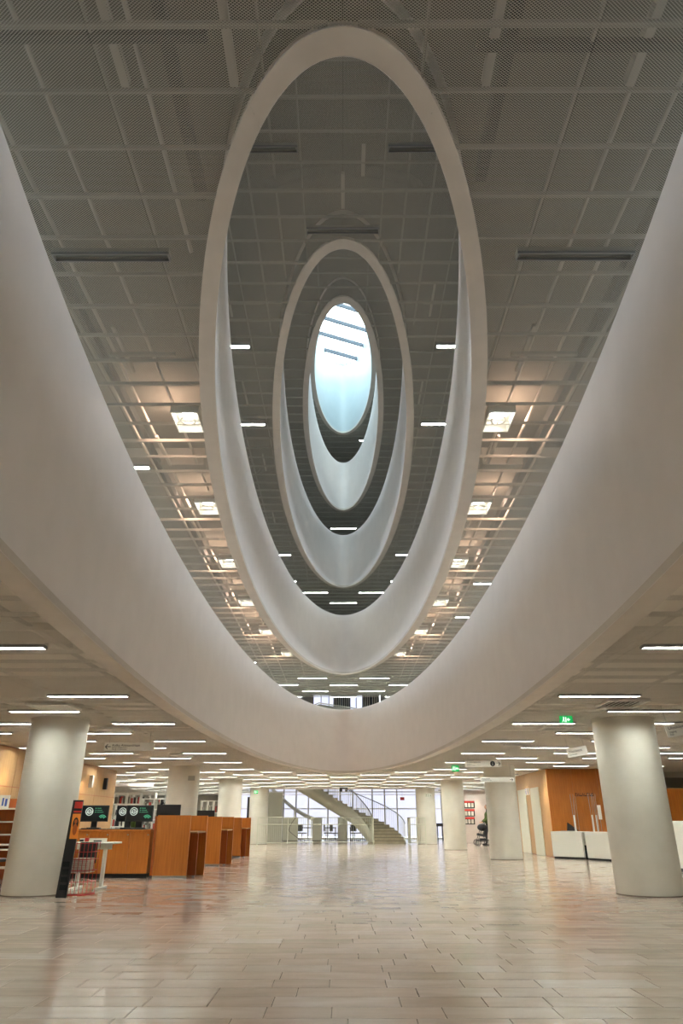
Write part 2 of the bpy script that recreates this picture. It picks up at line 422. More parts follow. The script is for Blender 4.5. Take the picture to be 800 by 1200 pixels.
for x in (-3.25, -2.72, -1.78, 3.05, 2.62): conduit(1, [(x, -2, .34), (x, 35, .34)], .025)
for x in (-3.45, -1.50, 1.42, 3.4): tray(1, x - .05, x + .05, -2, 5.4 if abs(x) < 2 else 20, .25, .40)
for x in (-1.9, -.95, 1.25, 2.5): tray(1, x - .035, x + .035, 2.6, 3.9, .10, .2, 'conduit', 'strut')
for y, a, b in ((3.42, -2.9, -1.1), (3.5, 1.1, 3.2), (3.0, -2.4, -1.8)): tray(1, a, b, y, y + .07, .03, .12)
for y in (11.2, 15.4, 19.8): tray(1, -4.6, -2.6, y, y + .28, .3, .66, 'rail', 'duct'); tray(1, 2.6, 4.6, y, y + .28, .3, .66, 'rail', 'duct')
for x in (-2.75, -1.6, -1.15, 1.1, 1.55, 2.6): conduit(2, [(x, 2, .3), (x, 30, .3)], .02, 'rail')
conduit(2, [(1.3 * math.cos(t), 8.3, .1 + .5 * math.sin(t)) for t in [PI * k / 14 for k in range(15)]], .10, 'concrete', 'duct')
tray(2, -.03, .03, 7.9, 8.6, .02, .08, 'conduit', 'strut'); tray(2, .30, .36, 7.4, 7.95, .02, .08, 'conduit', 'strut')
for i, ys in ((1, (7.6, 10.4, 13.9, 17.2, 20.6, 24.0)), (2, (11.0, 14.4, 18.0, 22.0))):
    for k, y in enumerate(ys):
        for sx in (-1, 1):
            x = sx * (2.75 + .12 * (k % 3)) if i == 1 else sx * (2.1 + .1 * (k % 2))
            tray(i, x - .45, x + .45, y, y + .05, .06, .11, 'rail', 'strut'); tray(i, x - .28, x - .24, y - .5, y + .5, .12, .17, 'conduit', 'strut')
for y in (6, 9, 13, 17, 21, 25, 29): tray(0, -13, -3.6, y, y + .35, .25, .6, 'rail', 'duct'); tray(0, 3.6, 13, y + .4, y + .75, .25, .6, 'rail', 'duct')

# ------------------------------------------------------------------ upper enclosure and skylight
def wallbox(name, *b, m='wallgrey'): return struct(name, MB().box(*b), M[m])
wallbox('wall_left', -9.2, -9, -9, 37.6, 4.46, 20.2, m='upwall'); wallbox('wall_right', 9, 9.2, -9, 37.6, 4.46, 20.2, m='upwall')
wallbox('wall_front', -9.2, 9.2, -9.2, -9, 4.46, 20.2, m='upwall'); wallbox('wall_back', -9.2, 9.2, 37.4, 37.6, 7.5, 20.2, m='upwall')
# unseen ribbon windows and area lights, added to brighten the upper ceilings
wn_ = 4
for zf in (4.5, 8.4, 12.3, 16.2):
    for sx in (-1, 1):
        w_o = struct('window_%d' % wn_, MB().box(min(sx * 8.88, sx * 9), max(sx * 8.88, sx * 9), -2, 36, zf + .9, zf + .95), M['wallgrey']); wn_ += 1
        for k in range(19): obj('pane', MB().box(min(sx * 8.95, sx * 8.98), max(sx * 8.95, sx * 8.98), -2 + 2 * k + .03, 2 * k - .03, zf + .95, zf + 2.35), M['frost'], w_o)
        ld = bpy.data.lights.new('window_daylight', 'AREA'); ld.shape = 'RECTANGLE'; ld.size = 1.4; ld.size_y = 38; ld.energy = UPPER_FILL_POWER; ld.color = (.78, .91, 1)
        lo = bpy.data.objects.new('window_daylight', ld); COL.objects.link(lo); lo.location = (sx * 8.9, 17, zf + 1.65); lo.rotation_euler = (0, sx * R(90), 0)
# level two back wall with a ribbon window of separate panes
wb = MB().box(-9, -2.4, 37.4, 37.6, 4.46, 7.5).box(2.4, 9, 37.4, 37.6, 4.46, 7.5).box(-2.4, 2.4, 37.4, 37.6, 4.46, 6.55).box(-2.4, 2.4, 37.4, 37.6, 7.4, 7.5)
struct('wall_back', wb, M['upwall']); wallbox('ceiling', -9, 9, 35.4, 37.6, 7.5, 7.66, m='upwall')
win = struct('window_2', MB().box(-2.4, 2.4, 37.42, 37.58, 6.55, 6.6), M['wallgrey'])
xs = [-1.62, -1.2, -.78, -.52, -.1, .35, .68, 1.02, 1.5, 1.95]
for k in range(9):
    dark = k in (3, 4, 7, 8)
    obj('pane', MB().box(xs[k] + .02, xs[k + 1] - .02, 37.48, 37.52, 6.6, 7.4), M['screen'] if dark else M['frost'], win)
    obj('mullion', MB().box(xs[k] - .02, xs[k] + .02, 37.44, 37.56, 6.6, 7.4), M['alu'], win)
    if dark:
        for q in range(4): obj('louvre', MB().box(xs[k] + .05 + .1 * q, xs[k] + .08 + .1 * q, 37.42, 37.46, 6.62, 7.38), M['wallgrey'], win)
obj('pane', MB().box(-2.4, -1.64, 37.48, 37.52, 6.6, 7.4).box(1.97, 2.4, 37.48, 37.52, 6.6, 7.4), M['upwall'], win)
fl = thing('stair_parapet', 'dark grey sloping parapet seen over the lowest fascia beneath upper windows', 'parapet', (0, 0, 0))
obj('parapet_panel', MB().add([(-2.6, 34.4, 4.46), (2.6, 34.4, 4.46), (2.2, 34.4, 5.95), (-1.2, 34.4, 6.45), (-2.6, 34.4, 5.9),
     (-2.6, 34.55, 4.46), (2.6, 34.55, 4.46), (2.2, 34.55, 5.95), (-1.2, 34.55, 6.45), (-2.6, 34.55, 5.9)],
    [(0, 1, 2, 3, 4), (9, 8, 7, 6, 5), (0, 5, 6, 1), (1, 6, 7, 2), (2, 7, 8, 3), (3, 8, 9, 4), (4, 9, 5, 0)]), M['upwall'], fl)
obj('handrail', MB().tube([(-2.6, 34.35, 5.95), (-1.2, 34.35, 6.5), (2.2, 34.35, 6.0)], .03), M['steel'], fl)
# skylight
L = LV[4]
sk = struct('window_3', MB(), None)
g_ = MB(); ring = [ell(L['ai'] + .1, L['bi'] + .1, L['yc'], 2 * PI * k / 96) for k in range(96)]
g_.prism(ring, 22.52, 22.55); obj('pane', g_, M['glass'], sk)
ur = Vector((1.97, .89, 0)).normalized(); vr = Vector((-ur.y, ur.x, 0))
for k in range(-1, 6):
    yc0 = 24.30 + 1.18 * k if k > -1 else 23.0
    for (cx, cy) in [(0.0, yc0)]:
        # clip the bar to the ellipse
        A_ = L['ai'] + .08; B_ = L['bi'] + .08
        qa = (ur.x / A_) ** 2 + (ur.y / B_) ** 2; qb = 2 * (ur.y * (cy - L['yc'])) / B_ ** 2; qc = ((cy - L['yc']) / B_) ** 2 - 1
        D = qb * qb - 4 * qa * qc
        if D <= 0 or D ** .5 / qa < .95: continue
        t0, t1 = (-qb - D ** .5) / (2 * qa), (-qb + D ** .5) / (2 * qa); cc = Vector((cx, cy, 22.46)) + ur * (t0 + t1) / 2
        obj('glazing_bar', MB().obox(cc, ur, vr, (0, 0, 1), ((t1 - t0) / 2, .035, .10)), M['alu'], sk)
# ------------------------------------------------------------------ floor
gr = struct('floor', MB().add([(-16, -9, -.012), (16, -9, -.012), (16, 57, -.012), (-16, 57, -.012)], [(0, 1, 2, 3)]), M['grout'])
TW, TD, G = .62, .31, .0035
def tile_mesh(w_, d_):
    m = MB(); b = .003
    lo = [(0, 0, -.012), (w_, 0, -.012), (w_, d_, -.012), (0, d_, -.012)]; md = [(0, 0, -b), (w_, 0, -b), (w_, d_, -b), (0, d_, -b)]; hi = [(b, b, 0), (w_ - b, b, 0), (w_ - b, d_ - b, 0), (b, d_ - b, 0)]
    m.add(lo + md + hi, [(0, 1, 5, 4), (1, 2, 6, 5), (2, 3, 7, 6), (3, 0, 4, 7), (4, 5, 9, 8), (5, 6, 10, 9), (6, 7, 11, 10), (7, 4, 8, 11), (8, 9, 10, 11)]); return m
sizes = [.46, .62, .78, .93]; TM = {s: tile_mesh(s - G, TD - G).mesh('tile', M['stone']) for s in sizes}
stuff = MB(); nt_ = 0; y = -9.0; row = 0
rows = []
while y < 56.8: rows.append(y); y += TD
for y in rows:
    x = -16 + random.random() * .6 - .6
    while x < 16:
        s_ = random.choice(sizes)
        near = 5.2 < y < 12.2 and abs(x + s_ / 2) < y * .52 + .5
        if near and nt_ < 298:
            o = obj('tile', TM[s_], None, gr); o.location = (x, y, random.uniform(-.0008, 0)); nt_ += 1
        else:
            z = random.uniform(-.0008, 0); w_, d_ = s_ - G, TD - G
            stuff.add([(x, y, z), (x + w_, y, z), (x + w_, y + d_, z), (x, y + d_, z)], [(0, 1, 2, 3)])
        x += s_
o = obj('tile_field', stuff, M['stone'], gr); o['kind'] = 'stuff'

# ------------------------------------------------------------------ ground floor shell
wallbox('wall_left', -16.2, -16, -9, 57, 0, 4.5); wallbox('wall_right', 16, 16.2, -9, 57, 0, 4.5)
wallbox('wall_front', -16.2, 16.2, -9.2, -9, 0, 4.5)
wallbox('wall_back', -16.2, -9.5, 57, 57.2, 0, 7.2); wallbox('wall_back', 9.5, 16.2, 57, 57.2, 0, 7.2)
wallbox('wall_left', -5.8, -5.6, 45, 57, 4.45, 7.0); wallbox('wall_right', 5.6, 5.8, 45, 57, 4.45, 7.0)
wallbox('ceiling', -5.8, 5.8, 44.8, 57.2, 7.0, 7.2, m='wallgrey'); wallbox('wall_front', -5.6, 5.6, 44.8, 45, 3.75, 7.0, m='wallgrey')
wallbox('trim_6', -5.6, 5.6, 44.7, 45.0, 3.0, 3.78, m='paint')
# glazed facade, panes and mullions separate
wn = struct('window_1', MB().box(-9.5, 9.5, 57.0, 57.2, 4.6, 7.2).box(-9.5, 9.5, 57.0, 57.2, 0, .12), M['wallgrey'])
k = 0; x = -9.5
while x < 9.4:
    x1 = min(9.5, x + (.95 if k % 3 else 1.5))
    for z0, z1 in ((.12, 2.1), (2.1, 3.3), (3.3, 4.6)):
        obj('pane', MB().box(x + .03, x1 - .03, 57.08, 57.12, z0 + .02, z1 - .02), M['frost'], wn)
    for z0 in (2.1, 3.3): obj('transom', MB().box(x, x1, 57.06, 57.14, z0 - .04, z0 + .04), M['white'], wn)
    obj('mullion', MB().box(x - .05, x + .05, 56.95, 57.15, .12, 4.6), M['wallgrey'] if k % 3 else M['white'], wn)
    x = x1; k += 1

# ------------------------------------------------------------------ columns
def column(x, y, label, r=.56):
    t = thing('column', label, 'column', (x, y, 0), 0, 'round columns')
    obj('shaft', MB().cyl(0, 0, .02, 3.06, r, 64), M['column'], t)
    obj('base_joint', MB().cyl(0, 0, 0, .02, r + .006, 64), M['grout'], t)
    obj('capital_joint', MB().cyl(0, 0, 3.0, 3.045, r + .012, 64), M['column'], t)
    return t
column(-5.63, 14.1, 'big pale round column beside the newspaper rack at the orange counter', .54)
column(5.54, 14.1, 'big pale round column hiding the ends of the white lobby counters', .58)
column(-5.85, 26.8, 'pale round column rising behind the nearest wooden booth')
cB = column(5.71, 26.8, 'pale round column in front of the stroller, behind the two arrow signs')
column(-5.45, 35.5, 'pale round column above the farthest wooden booth')
column(5.27, 35.8, 'pale round column just before the three red-topped posters', .53)
column(-5.05, 44.3, 'far round column where the pale railing starts, beneath a round ceiling disc')
column(4.90, 44.3, 'far round column at the foot of the staircase')
t = thing('smoke_detector', 'round pale disc under the ceiling before the far left column', 'detector', (-4.3, 42.5, 2.98)); obj('detector_body', MB().cyl(0, 0, 0, .07, .45, 24), M['white'], t)

# ------------------------------------------------------------------ tube lights
hous = MB(); hous.box(-.65, .65, -.06, -.045, -.035, .06).box(-.65, .65, .045, .06, -.035, .06).box(-.65, .65, -.045, .045, .045, .06).box(-.65, -.635, -.045, .045, -.035, .045).box(.635, .65, -.045, .045, -.035, .045)
housm = hous.mesh('housing', M['housing'])
ton = MB().box(-.633, .633, -.026, .026, -.022, -.008).mesh('tube', M['tube_on']); toff = MB().tube([(-.62, 0, .01), (.62, 0, .01)], .02, 8).mesh('tube', M['tube_off'])
CT, ST = math.cos(R(24.4)), math.sin(R(24.4))
def seen(i, x, y, z):
    c = y * CT + (z - EYE) * ST; u = -y * ST + (z - EYE) * CT
    if c < .1 or abs(x / c) > .5 or abs(u / c) > .75: return False
    for j in range(i):
        for zz in (LV[j]['z'], LV[j]['rim']):
            k = (zz - EYE) / (z - EYE)
            if not inside(LV[j], x * k, y * k): return False
    return True
ORD = ['nearest', 'second nearest', 'third nearest', 'fourth nearest', 'fifth nearest', 'sixth nearest', 'seventh nearest', 'eighth nearest', 'ninth nearest', 'tenth nearest', 'eleventh nearest', 'twelfth nearest', 'thirteenth nearest', 'fourteenth nearest']
LEVEL = ['ground-floor ceiling', 'second ceiling up', 'third ceiling up', 'fourth ceiling up', 'fifth ceiling up']
ROWN = {0: 'middle row', 1: 'first row', 2: 'second row', 3: 'third row', 4: 'fourth row', 5: 'fifth row', 6: 'sixth row', 7: 'seventh row', 8: 'eighth row', 9: 'ninth row'}
WOOD_L = lambda x, y: x < -8.4 and 10 < y < 29.5
WOOD_R = lambda x, y: x > 7.0 and 26.5 < y < 33.8
for i, L in enumerate(LV):
    kmax = 9 if i == 0 else 3
    for k in range(-kmax, kmax + 1):
        odd = k % 2
        if i == 0: st, off = 3.34, (7.8 if odd else 9.45)
        else:
            st = 3.26; off = 7.42 if odd else 9.05
            if i >= 2 and not odd: off = 9.05
            if i == 1 and odd is not None: pass
        x = k * PX; n = 0
        # the photograph's rows: which columns share a beat alternates with the storey
        if i == 1: off = 9.07 - st if not odd else 10.70 - st
        if i == 1 and abs(k) == 2: off = 9.02
        for y in ups(-8 if i == 0 else 3, 53 if i == 0 else YB[i] - .2, st, off):
            if i == 1 and abs(k) == 2 and y < 9.0: pass
            if any(inside(L, xx, y, 'o', .12) for xx in (x - .66, x, x + .66)): continue
            if i == 0 and (WOOD_L(x, y) or WOOD_R(x, y) or (abs(x) < 6.4 and y > 44.4)): continue
            if i == 0 and abs(k) == 4 and (abs(y - 26.8) < .7 or abs(y - 14.1) < .7 or abs(y - 36) < .8): continue
            if i == 0 and abs(k) in (4, 3) and abs(y - 35.6) < .7: continue
            vis = any(seen(i, xx, y, L['z']) for xx in (x - .6, x, x + .6))
            if not vis and not (i == 0 and y < 8 and k % 2 == 0): continue
            if i == 1 and ((abs(k) == 2 and y < 31) or (abs(k) < 2 and y < 29) or (abs(k) == 3 and not (round(y, 1) in ((10.7, 27.0) if k < 0 else (17.2, 20.5))))): continue
            if i == 3 and not (k == 0 and y > 31) or i == 4: continue
            lit = not ((i == 1 and y < 7) or (i == 2 and y < 10) or i > 2 and y < 20)
            side = '' if k == 0 else (' left of the void' if k < 0 else ' right of the void')
            if vis: lab = '%s tube light, %s, %s%s, %s' % ('lit' if lit else 'unlit', LEVEL[i], ROWN[abs(k)], side, ORD[min(n, 13)]); n += 1; gp = 'tube lights'
            else: lab = 'lit tube light in the ground-floor ceiling behind the viewpoint'; gp = 'tube lights behind the viewpoint'  # unseen tubes carry on the grid, added as fill light
            t = thing('ceiling_light', lab, 'light', (x, y, L['z']), 0, gp)
            obj('housing', housm, None, t); obj('tube', ton if lit else toff, None, t)
# unlit fittings the photograph shows close by
for i, x, y, lab in ((1, -2.58, 5.75, 'unlit grey tube fitting in the mesh ceiling beside the big left-hand fascia'), (1, 2.58, 5.75, 'unlit grey tube fitting in the mesh ceiling beside the big right-hand fascia')):
    t = thing('ceiling_light', lab, 'light', (x, y, LV[i]['z']), 0, 'tube lights'); obj('housing', housm, None, t); obj('tube', toff, None, t)

# downlights that warm the void of the second ceiling
fr = MB(); 
fr.box(-.21, .21, -.30, -.285, -.02, .14).box(-.21, .21, .285, .30, -.02, .14).box(-.21, -.195, -.285, .285, -.02, .14).box(.195, .21, -.285, .285, -.02, .14).box(-.195, .195, -.285, .285, .12, .14)
frm = fr.mesh('lamp_box', M['white'])
rg = MB().tube([(.11 * math.cos(2 * PI * k / 24), .11 * math.sin(2 * PI * k / 24), .02) for k in range(25)], .012, 6).box(-.006, .006, -.11, .11, .015, .025).mesh('lamp_ring', M['steel'])
dsk = MB().cyl(0, 0, .10, .12, .10, 24).mesh('bulb', M['spot_on'])
SP = [(2.45, 9.22), (2.73, 12.47), (2.80, 15.70), (2.79, 18.98), (2.57, 22.28), (2.12, 25.56)]
for sx, sn in ((-1, 'left'), (1, 'right')):
    for k, (x, y) in enumerate(SP):
        t = thing('ceiling_spotlight', 'white square box spotlight glowing above the mesh, %s from the camera along the %s side' % (['first', 'second', 'third', 'fourth', 'fifth', 'sixth'][k], sn), 'spotlight', (sx * x, y, LV[1]['z']), 0, 'box spotlights around the second ring')
        obj('lamp_box', frm, None, t); obj('lamp_ring', rg, None, t); obj('bulb', dsk, None, t)
        ld = bpy.data.lights.new('warm_lamp', 'POINT'); ld.energy = SPOT_POWER; ld.color = (1, .66, .50); ld.shadow_soft_size = .2
        lo = bpy.data.objects.new('warm_lamp', ld); COL.objects.link(lo); lo.parent = t; lo.location = (sx * .42, .45, .30)

t = thing('ceiling_light', 'tiny lit tube light under the topmost ceiling inside the highest ring', 'light', (1.46, 29.75, LV[4]['z']), 0, 'tube lights'); obj('housing', housm, None, t); obj('tube', ton, None, t)
# ------------------------------------------------------------------ ceiling diffusers
def vent(x, y, s, lab):
    t = thing('ceiling_vent', lab, 'vent', (x, y, 3.02), 0, 'slatted ceiling vents')
    f = MB(); f.box(-s, s, -s, -s + .03, -.015, .02).box(-s, s, s - .03, s, -.015, .02).box(-s, -s + .03, -s + .03, s - .03, -.015, .02).box(s - .03, s, -s + .03, s - .03, -.015, .02)
    obj('vent_frame', f, M['white'], t); obj('vent_back', MB().box(-s + .03, s - .03, -s + .03, s - .03, .012, .02), M['rail_dark'], t)
    for k in range(7):
        u = -s + .06 + (2 * s - .12) * (k + .5) / 7
        obj('slat', MB().obox((u, 0, 0), (1, 0, .7), (0, 1, 0), (-.7, 0, 1), (.028, s - .03, .004)), M['white'], t)
vent(-5.05, 12.25, .36, 'square slatted vent in the ceiling just before the left big column')
vent(4.72, 11.9, .34, 'square slatted vent in the ceiling just before the right big column')
vent(-4.95, 15.5, .3, 'square slatted vent in the ceiling past the left big column')
vent(4.55, 15.3, .3, 'square slatted vent beyond the green exit sign')
vent(-4.9, 21.8, .3, 'slatted ceiling vent past the hanging Aleksandria sign')
vent(4.45, 18.5, .27, 'slatted ceiling vent before the long information sign')

# ------------------------------------------------------------------ text
def text(s, size, m, parent, loc, rot, name='lettering', align='LEFT', d=.001):
    c = bpy.data.curves.new(name, 'FONT'); c.body = s; c.size = size; c.align_x = align; c.extrude = d
    o = bpy.data.objects.new(name, c); COL.objects.link(o); dg = bpy.context.evaluated_depsgraph_get()
    me = bpy.data.meshes.new_from_object(o.evaluated_get(dg)); bpy.data.objects.remove(o); bpy.data.curves.remove(c)
    me.materials.clear(); me.materials.append(m)
    q = obj(name, me, None, parent, loc); q.rotation_euler = rot; return q
FACE = (R(90), 0, 0)
def arrow(parent, x, z, s, d, y=-.016):
    a = MB().box(x - s, x + s, y - .002, y, z - s * .13, z + s * .13)
    for q in (-1, 1):
        a.obox((x + d * s * .55, y - .001, z + q * s * .42), (d, 0, -q), (0, 1, 0), (q, 0, d), (s * .62, .001, s * .13))
    return obj('arrow', a, M['ink'], parent)
def hang_sign(x, y, z, w_, h, rz, lab, wires=.3):
    t = thing('hanging_sign', lab, 'sign', (x, y, z), rz)
    obj('sign_board', MB().bbox(-w_ / 2, w_ / 2, -.014, .014, -h / 2, h / 2, .004), M['signw'], t)
    for q in (-1, 1): obj('wire', MB().tube([(q * w_ * .4, 0, h / 2), (q * w_ * .4, 0, 3.05 - z)], .004, 5), M['steel'], t)
    return t
s = hang_sign(-4.77, 16, 2.72, 1.12, .17, 0, 'long white hanging sign with left arrow reading Kulku Aleksandriaan')
text('Kulku Aleksandriaan', .075, M['ink'], s, (-.38, -.016, .005), FACE); text('Passage till Aleksandria\nPassage to Aleksandria', .036, M['ink'], s, (-.38, -.016, -.032), FACE); arrow(s, -.47, 0, .06, -1)
s = hang_sign(4.23, 22, 2.80, 1.10, .19, 0, 'long white hanging sign with round information symbol above the column')
text('Asiakaspalvelu', .072, M['ink'], s, (-.5, -.016, .02), FACE); text('Kundtjänst\nCustomer service', .034, M['ink'], s, (-.5, -.016, -.02), FACE)
q = MB(); q.tube([(.28, -.014, 0), (.28, -.017, 0)], .075, 24); obj('information_disc', q, M['ink'], s); text('i', .13, M['signw'], s, (.28, -.019, -.045), FACE, align='CENTER'); arrow(s, .45, 0, .06, 1)
s = hang_sign(5.22, 24.9, 2.50, 1.15, .16, 0, 'white hanging sign with small right arrow in front of the column')
text('Itsepalvelu', .065, M['ink'], s, (-.52, -.016, .01), FACE); text('Självbetjäning  Self-service', .03, M['ink'], s, (-.52, -.016, -.03), FACE); arrow(s, .48, 0, .05, 1)
s = hang_sign(5.5, 17, 2.70, .46, .20, R(-30), 'small white sign hanging askew below the ceiling between two columns')
s.rotation_euler = (0, R(-9), R(-20)); text('Naulakot', .085, M['ink'], s, (-.19, -.016, .0), FACE); text('Garderob', .045, M['ink'], s, (-.19, -.016, -.06), FACE)
s = hang_sign(5.72, 12, 2.63, .55, .20, R(-30), 'white hanging sign cut off at the right border beside the big column')
s.rotation_euler = (0, R(-9), R(-20)); text('Uloskäynti', .07, M['ink'], s, (-.23, -.016, .02), FACE); text('Utgång\nExit', .04, M['ink'], s, (-.23, -.016, -.035), FACE)
def exit_sign(x, y, z, w_, h, lab):
    t = thing('exit_sign', lab, 'sign', (x, y, z)); obj('sign_board', MB().bbox(-w_ / 2, w_ / 2, -.02, .02, -h / 2, h / 2, .006), M['green'], t)
    k = h / .15; a = MB()   # running figure through a doorway, and an arrow
    a.box(-.02 * k, .0 * k, -.023, -.021, -.05 * k, .05 * k).tube([(-.055 * k, -.022, .045 * k), (-.055 * k, -.024, .045 * k)], .013 * k, 10)
    a.obox((-.055 * k, -.022, .01 * k), (.3, 0, 1), (0, 1, 0), (1, 0, -.3), (.026 * k, .001, .009 * k)).obox((-.075 * k, -.022, -.03 * k), (.6, 0, 1), (0, 1, 0), (1, 0, -.6), (.025 * k, .001, .006 * k)).obox((-.04 * k, -.022, -.03 * k), (-.6, 0, 1), (0, 1, 0), (1, 0, .6), (.025 * k, .001, .006 * k))
    obj('running_figure', a, M['exitw'], t)
    b = MB().box(.02 * k, .08 * k, -.023, -.021, -.007 * k, .007 * k)
    for q_ in (-1, 1): b.obox((.035 * k, -.022, q_ * .016 * k), (-1, 0, -q_), (0, 1, 0), (q_, 0, -1), (.022 * k, .001, .006 * k))
    obj('arrow', b, M['exitw'], t); obj('wire', MB().tube([(0, 0, h / 2), (0, 0, 3.05 - z)], .006, 5), M['steel'], t)
exit_sign(4.24, 13.5, 2.97, .25, .14, 'green emergency exit sign near the ceiling before the big right column')
exit_sign(3.99, 26, 2.93, .26, .2, 'small green exit sign left of the long information sign')
exit_sign(8.05, 40, 2.75, .16, .28, 'tiny teal exit sign above the stroller')
exit_sign(-4.75, 40, 2.66, .22, .16, 'tiny green exit sign at the far column beside the pale railing')
t = thing('wall_label', 'small grey notice fixed high on the column behind the nearest booth', 'notice', (-5.45, 26.2, 2.62)); obj('notice_board', MB().box(-.12, .12, 0, .02, -.08, .08), M['wallgrey'], t)
t = thing('wall_label', 'small dark lettering plate high on the far column by the stairs', 'notice', (5.0, 43.7, 2.62)); obj('notice_board', MB().box(-.2, .2, 0, .02, -.09, .09), M['rodw'], t); text('2 3 4', .15, M['ink'], t, (-.15, -.004, -.055), FACE)

# ------------------------------------------------------------------ left timber wall
wl = struct('wall_left', MB().box(-9.3, -9.05, 9, 29, 0, 3.05).box(-16, -9.3, 28.8, 29, 0, 3.05), M['cherry_dark'])
ys = [9, 11.2, 13.4, 15.6, 17.8, 20.0, 22.2, 24.4, 26.7, 29]
for a, b in zip(ys[:-1], ys[1:]):
    obj('wood_panel', MB().box(-9.05, -9.02, a + .01, b - .01, .08, 2.05), M['oak'], wl); obj('wood_panel', MB().box(-9.05, -9.02, a + .01, b - .01, 2.07, 3.03), M['oak'], wl)
obj('wood_panel', MB().box(-9.28, -9.02, 29.0, 29.03, .08, 3.03), M['oak'], wl)
for (y, mm, lab) in ((24.6, 'black', 'small dark wall fitting nearest on the light oak wall'), (26.0, 'signw', 'small white wall plate between two dark fittings on oak'), (27.6, 'black', 'small dark wall fitting farthest on the light oak wall')):
    t = thing('wall_fitting', lab, 'wall fitting', (-8.95, y, 2.5)); obj('fitting_body', MB().bbox(-.07, .06, -.07, .07, -.2, .2), M[mm], t)
def washer(x, y, z, to, e, col=(1, .78, .5), size=50):
    ld = bpy.data.lights.new('wall_washer', 'SPOT'); ld.energy = e; ld.color = col; ld.spot_size = R(size); ld.spot_blend = .6; ld.shadow_soft_size = .05
    o = bpy.data.objects.new('wall_washer', ld); COL.objects.link(o); o.location = (x, y, z); o.rotation_euler = (Vector(to) - Vector((x, y, z))).to_track_quat('-Z', 'Y').to_euler()
for y in (17.4, 19.4, 25.3): washer(-8.6, y, 2.98, (-9.05, y, 1.4), 20)
for x in (7.75, 8.4): washer(x, 46.6, 2.98, (x, 46.95, 1.2), 20, (1, .85, .7))
washer(7.35, 28.3, 2.98, (7.7, 28.3, 1.4), 30)

# wooden shelf unit behind the big left column
t = thing('wall_shelving', 'orange wooden shelving with white shelves partly behind the big left column', 'shelves', (-7.9, 17.3, 0))
obj('side_panel', MB().box(.38, .43, -.02, .5, .0, 1.55), M['cherry'], t); obj('side_panel', MB().box(-2.0, -1.95, -.02, .5, 0, 1.55), M['cherry'], t); obj('back_panel', MB().box(-1.95, .38, .45, .5, 0, 1.7), M['cherry_dark'], t)
for z in (1.48, 1.20, .93, .72, .62, .25): obj('shelf', MB().box(-1.95, .38 if z > 1.3 else .30, 0, .45, z - .02, z + .01), M['white'], t)
t = thing('shelf_card', 'small white display card with dark figures standing on the top shelf', 'card', (-7.98, 17.42, 1.49)); obj('card_sheet', MB().box(-.12, .12, 0, .01, 0, .28), M['signw'], t)
obj('card_picture', MB().box(-.05, -.01, -.003, 0, .05, .22).box(.02, .07, -.003, 0, .04, .2), M['blue'], t)
def chair(x, y, rz, lab, grp=None, m='black'):
    t = thing('office_chair', lab, 'chair', (x, y, 0), rz, grp)
    obj('seat', MB().bbox(-.24, .24, -.24, .24, .45, .52, .03), M[m], t); obj('backrest', MB().bbox(-.22, .22, .2, .26, .6, 1.02, .025), M[m], t)
    obj('stem', MB().tube([(0, 0, .1), (0, 0, .45)], .03).tube([(0, .22, .5), (0, .25, .65)], .02), M['steel'], t)
    for k in range(5):
        a = 2 * PI * k / 5; obj('leg', MB().tube([(0, 0, .1), (.26 * math.cos(a), .26 * math.sin(a), .07)], .018, 6).tube([(.26 * math.cos(a), .26 * math.sin(a) - .015, .03), (.26 * math.cos(a), .26 * math.sin(a) + .015, .03)], .03, 10), M['black'], t)
    return t
chair(-7.22, 15.6, R(160), 'black office chair half hidden behind the big left column')

